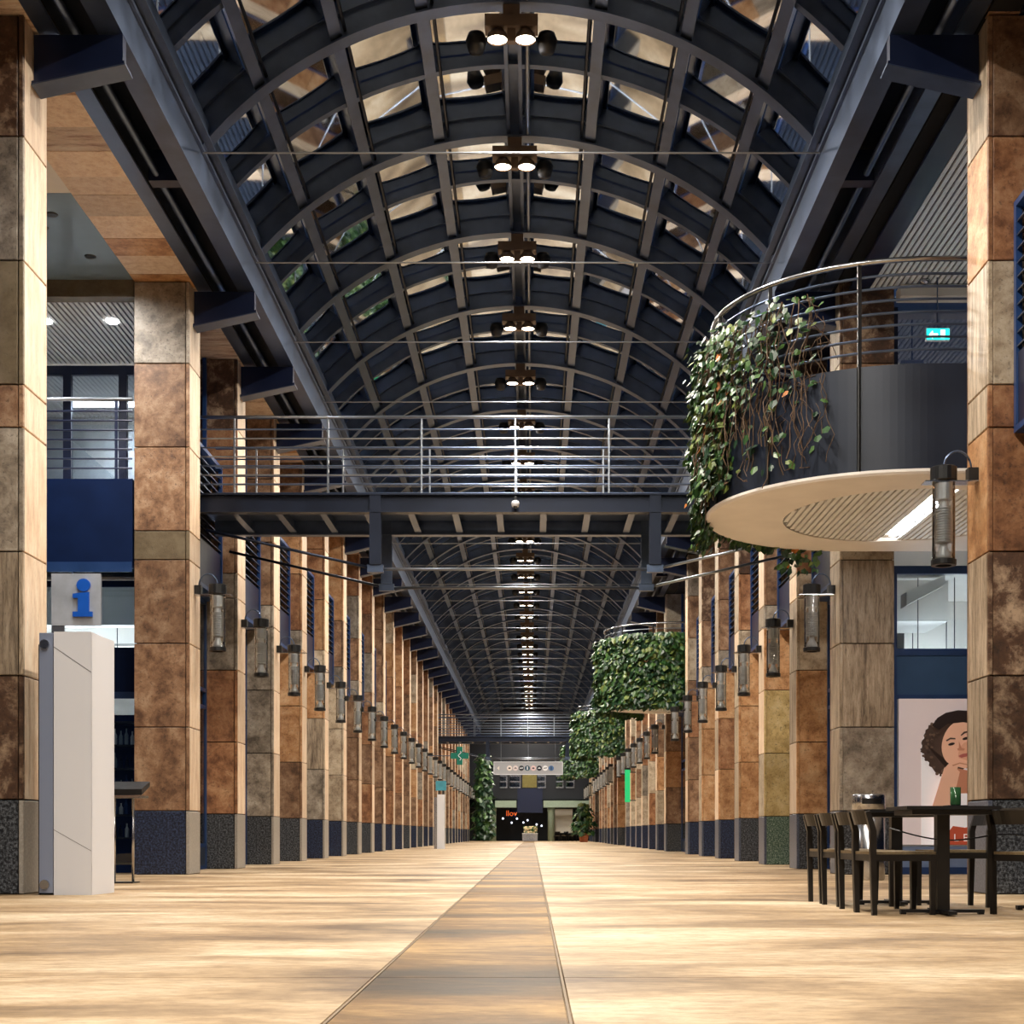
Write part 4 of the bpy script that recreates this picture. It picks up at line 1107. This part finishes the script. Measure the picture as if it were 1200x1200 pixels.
nt = empty('neon_lettering', (ex_(600), yE+1.6, ez(954)), 'orange glowing lettering over the entrance beside the pale column', 'sign')
NEON = plain('neon_orange', srgb(255,130,50), .4, 0, srgb(255,110,40), .5)
curve_text('llov', .62, 'letters', NEON, nt, (ex_(599), yE+1.6, ez(953)), .03)
MB().box(ex_(592), ex_(605), yE+1.64, yE+1.7, ez(957), ez(949)).box(ex_(598), ex_(599), yE+1.65, yE+1.69, ez(949), ez(946)+.01).build('letter_backing', NAVY, nt)
ct = empty('flower_counter', (ex_(621), yE+1.2, 0), 'grey counter with a row of pale flowers in the entrance at the end facade', 'counter')
MB().box(ex_(612), ex_(630), yE+.9, yE+1.5, 0, ez(977)).build('counter_body', PANEL_G, ct)
MB().box(ex_(611.5), ex_(630.5), yE+.85, yE+1.55, ez(977), ez(976.3)).build('counter_top', CREAM, ct)
rng = random.Random(2); m = MB()
for i in range(160):
    leaf(m, (rng.uniform(ex_(614), ex_(629)), yE+1.2+rng.uniform(-.2,.2), rng.uniform(ez(975.5), ez(968))), (0,-1,.3), rng.uniform(.1,.22), rng, rng.choice([0,0,1]))
tag(m.build('flowers', [plain('flower_cream', srgb(236,210,160), .6, 0, noise=.2), LEAF[1]], ct), kind='stuff')
# glints of the bar interior: hanging lamps
tag(MB().box(-12, 12, yE+2.31, yE+6, 2.64, 2.7).build('ceiling_bar', VOIDM), kind='structure')
GLOBE = plain('globe_glow', (1,1,1,1), .4, 0, (.8,.85,1,1), 1.6)
for i in range(9):
    x, z = ex_(588+i*6)+rng.uniform(-.1,.1), rng.uniform(1.0, 2.1); yy = yE+2.6+(i % 3)*1.1
    o = empty('globe_lamp', (x, yy, z), 'small glowing globe lamp hung inside the bar behind the end facade', 'lamp', 'globe lamps in the far bar')
    MB().lathe([(.0,-.09),(.07,-.05),(.08,0),(.06,.06),(.0,.09)], (x, yy, z), 8).build('globe', GLOBE, o)
    MB().tube([(x, yy, z+.085), (x, yy, 2.641)], .008, 4).build('cord', BLACK, o)
for i in range(4):
    x = ex_(653+i*10); r_ = chair() if False else copy_tree(ch0)
    r_.location = (x, yE-.5+rng.uniform(-.4,.4), 0); r_.rotation_euler = (0,0,R(rng.uniform(0,360)))
    tag(r_, 'dark chair standing by the lit recess at the end facade', 'chair', 'dark chairs at the end facade')
# hanging directory
nD = 22.35; yD = Y(22.4)+.02
hd = empty('hanging_directory', (PX(619,nD), yD, PZ(907,nD)), 'long grey directory sign with arrow and round shop logos under the far footbridge', 'sign')
MB().box(PX(579,nD), PX(659,nD), yD, yD+.12, PZ(907,nD), PZ(893,nD)).build('sign_panel', plain('directory_grey', srgb(150,150,154), .4, .1, (.5,.5,.52,1), .12), hd)
m = MB(); x0_, x1_, z0_, z1_ = PX(579,nD), PX(659,nD), PZ(907,nD), PZ(893,nD)
m.box(x0_-.03, x1_+.03, yD-.02, yD+.13, z0_-.03, z0_).box(x0_-.03, x1_+.03, yD-.02, yD+.13, z1_, z1_+.03).box(x0_-.03, x0_, yD-.02, yD+.13, z0_, z1_).box(x1_, x1_+.03, yD-.02, yD+.13, z0_, z1_)
m.build('sign_frame', PANEL_W, hd)
MB().prism([(PX(582,nD), PZ(900,nD)), (PX(585,nD), PZ(897.5,nD)), (PX(585,nD), PZ(902.5,nD))], yD-.012, yD-.002).build('arrow', WHITE, hd)
LC = [(226,214,208),(214,200,200),(40,44,52),(30,70,90),(220,190,190),(24,24,40),(230,230,236),(60,100,150)]
for i, c_ in enumerate(LC):
    cx_ = 597+i*7; rr = 3.1
    ring = MB().prism([(PX(a,nD), PZ(b,nD)) for a, b in ell(cx_, 900, rr, rr, 0, 18)], yD-.014, yD-.002).build('logo_disc', plain('logo_%d' % i, srgb(*c_), .5, noise=.02), hd)
    mk = [ell(cx_, 900, 1.6, .9, 0, 10), [(cx_-1.8,900.5),(cx_,898.8),(cx_+1.8,900.5)], [(cx_-2,900.6),(cx_-2,899.6),(cx_+2,899.2),(cx_+2,900.2)], [(cx_-.6,902),(cx_-.6,898),(cx_+.6,898),(cx_+.6,902)]][i % 4]
    MB().prism([(PX(a,nD), PZ(b,nD)) for a, b in mk], yD-.02, yD-.015).build('logo_mark', (PANEL_W if sum(c_) < 300 else SLATE), ring)
for x in (587, 619, 651): MB().tube([(PX(x,nD), yD+.06, PZ(893,nD)+.03), (PX(x,nD), yD+.06, 5.33)], .012, 6).build('hanger', RAIL, hd)
# green pharmacy cross
nG = 19.22; cxg, czg = PX(539,nG), PZ(886,nG); yg = Y(N0+15)+.01
gx = empty('pharmacy_cross', (cxg, yg, czg), 'dark green pharmacy cross sign jutting out between the far pillars', 'sign')
a_, b_ = .13, .40
MB().prism([(cxg+p, czg+q_) for p, q_ in ((-a_,-b_),(a_,-b_),(a_,-a_),(b_,-a_),(b_,a_),(a_,a_),(a_,b_),(-a_,b_),(-a_,a_),(-b_,a_),(-b_,-a_),(-a_,-a_))], yg, yg+.12).build('cross_box', plain('pharmacy_green', srgb(10,96,80), .4, 0, srgb(0,110,90), .25), gx)
MB().tube([(cxg+.05*math.sin(i*.9)*1.2, yg-.012, czg-.2+i*.04) for i in range(11)], .018, 6).build('serpent_emblem', PANEL_W, gx)
MB().tube([(XL, yg+.06, czg), (cxg-b_, yg+.06, czg)], .02, 6).build('arm', STEEL, gx)
# far info column
nK = 16.6; xk, yk = PX(516.5,nK), Y(nK)
ik = empty('information_column', (xk, yk, 0), 'white information column topped by a blue and green sign between far pillars', 'column', None, 'thing')
MB().box(xk-.14, xk+.14, yk, yk+.4, 0, PZ(931,nK)).build('shaft', PANEL_W, ik)
MB().box(xk-.26, xk-.145, yk+.05, yk+.4, 0, PZ(931,nK)-.1).build('side_fin', PANEL_G, ik)
MB().box(xk-.2, xk+.2, yk+.1, yk+.2, PZ(930,nK)+.12, PZ(915,nK)).build('top_sign', plain('column_sign', srgb(70,150,170), .4, 0, noise=.3, scale=3), ik)
for x in (-.08, .08): MB().box(xk+x-.03, xk+x+.03, yk+.12, yk+.18, PZ(931,nK)-.001, PZ(930,nK)+.12).build('sign_foot', BLACK, ik)
# green banner lamp on the balcony side
xb_, yb2 = PX(735.5, 18.2), Y(18.2)
gb = empty('green_banner', (xb_, yb2, PZ(940,18.2)), 'narrow bright green vertical sign fixed to a far pillar', 'sign')
MB().box(xb_-.11, xb_+.11, yb2, yb2+.1, PZ(940,18.2), PZ(902,18.2)).build('panel', GREENG, gb)
MB().box(xb_-.13, xb_+.13, yb2-.01, yb2+.11, PZ(902,18.2)+.001, PZ(899.5,18.2)).build('top_cap', BLACK, gb)
for y_ in (938, 905): MB().box(xb_+.112, XR-.001, yb2+.03, yb2+.07, PZ(y_,18.2)-.02, PZ(y_,18.2)+.02).build('arm', BLACK, gb)
# plants at the far end
def bush(name, x, y_, z0_, z1_, rx, n_, lab, cat, seed, pot=None, sz=(.2,.36), mats=None):
    rng = random.Random(seed); r = empty(name, (x, y_, 0), lab, cat); m = MB()
    for i in range(n_):
        t = rng.random(); z = z0_ + (z1_-z0_)*t; a = rng.uniform(0, 2*math.pi); rr = rx*math.sqrt(rng.random())*(1 - .75*max(0, t-.35)**1.2) * (.7+.5*math.sin(z*4+a*2)**2)
        leaf(m, (x+rr*math.cos(a), y_+rr*math.sin(a), z), (math.cos(a), math.sin(a)-.4, .3), rng.uniform(*sz), rng, rng.choice([0,1,2,2]))
    tag(m.build('foliage', mats or LEAF, r), kind='stuff')
    MB().tube([(x, y_, .05), (x+.05, y_, z0_+.5), (x-.03, y_, z1_*.8)], [.06,.05,.02], 6).build('stem', VINE, r)
    if pot: pot(r, x, y_)
    return r
def pot(r, x, y_):
    TC = plain('terracotta', srgb(168,92,58), .7, noise=.15)
    MB().add([(x-.26,y_-.26,0),(x+.26,y_-.26,0),(x+.26,y_+.26,0),(x-.26,y_+.26,0),(x-.34,y_-.34,.58),(x+.34,y_-.34,.58),(x+.34,y_+.34,.58),(x-.34,y_+.34,.58)],
             [(3,2,1,0),(4,5,6,7),(0,1,5,4),(1,2,6,5),(2,3,7,6),(3,0,4,7)]).box(x-.36, x+.36, y_-.36, y_+.36, .5, .6).build('pot', TC, r)
bush('potted_shrub', PX(684,29.8), Y(29.8), .55, PZ(941,29.8), .75, 420, 'tall leafy shrub in a square terracotta pot near the end facade', 'potted plant', 7, pot, (.2,.34), [LEAF[2], LEAF[3], LEAF[0], LEAF[1]])
bush('climbing_tree', PX(567,30.8), Y(30.8), .3, PZ(884,30.8), .75, 1300, 'tall dark climbing plant rising beside the pale column at the arcade end', 'plant', 9, None, (.22,.42))

# ------------------------------------------------------------------ downlights of side hall and gallery, added lights in the gallery rooms
def lamp_light(name, loc, watts, size=160, color=(1,.97,.92)):
    d = bpy.data.lights.new(name, 'SPOT'); d.energy = watts; d.color = color; d.spot_size = R(size); d.spot_blend = .8; d.shadow_soft_size = .08
    o = bpy.data.objects.new(name, d); col.objects.link(o); o.location = loc
    return o
for (x, n) in ((-6.35, 5.62), (-6.02, 5.9), (-6.1, 5.5)): lamp_light('hall_downlight', (x, Y(n), 8.40), 260)
for x in (-6.3, -7.3): lamp_light('gallery_downlight', (x, Y(6.5), 8.22), 160)
lamp_light('gallery_fill_light', (-7.0, yB+2.45, 8.25), 500, 170, (.86,.93,1))  # added light by the strip, brightens the left room
lamp_light('gallery_fill_light_right', (6.6, Y(7.2)-.2, 6.93), 120, 170, (.9,.95,1))  # added light for the right room, unseen like its strip
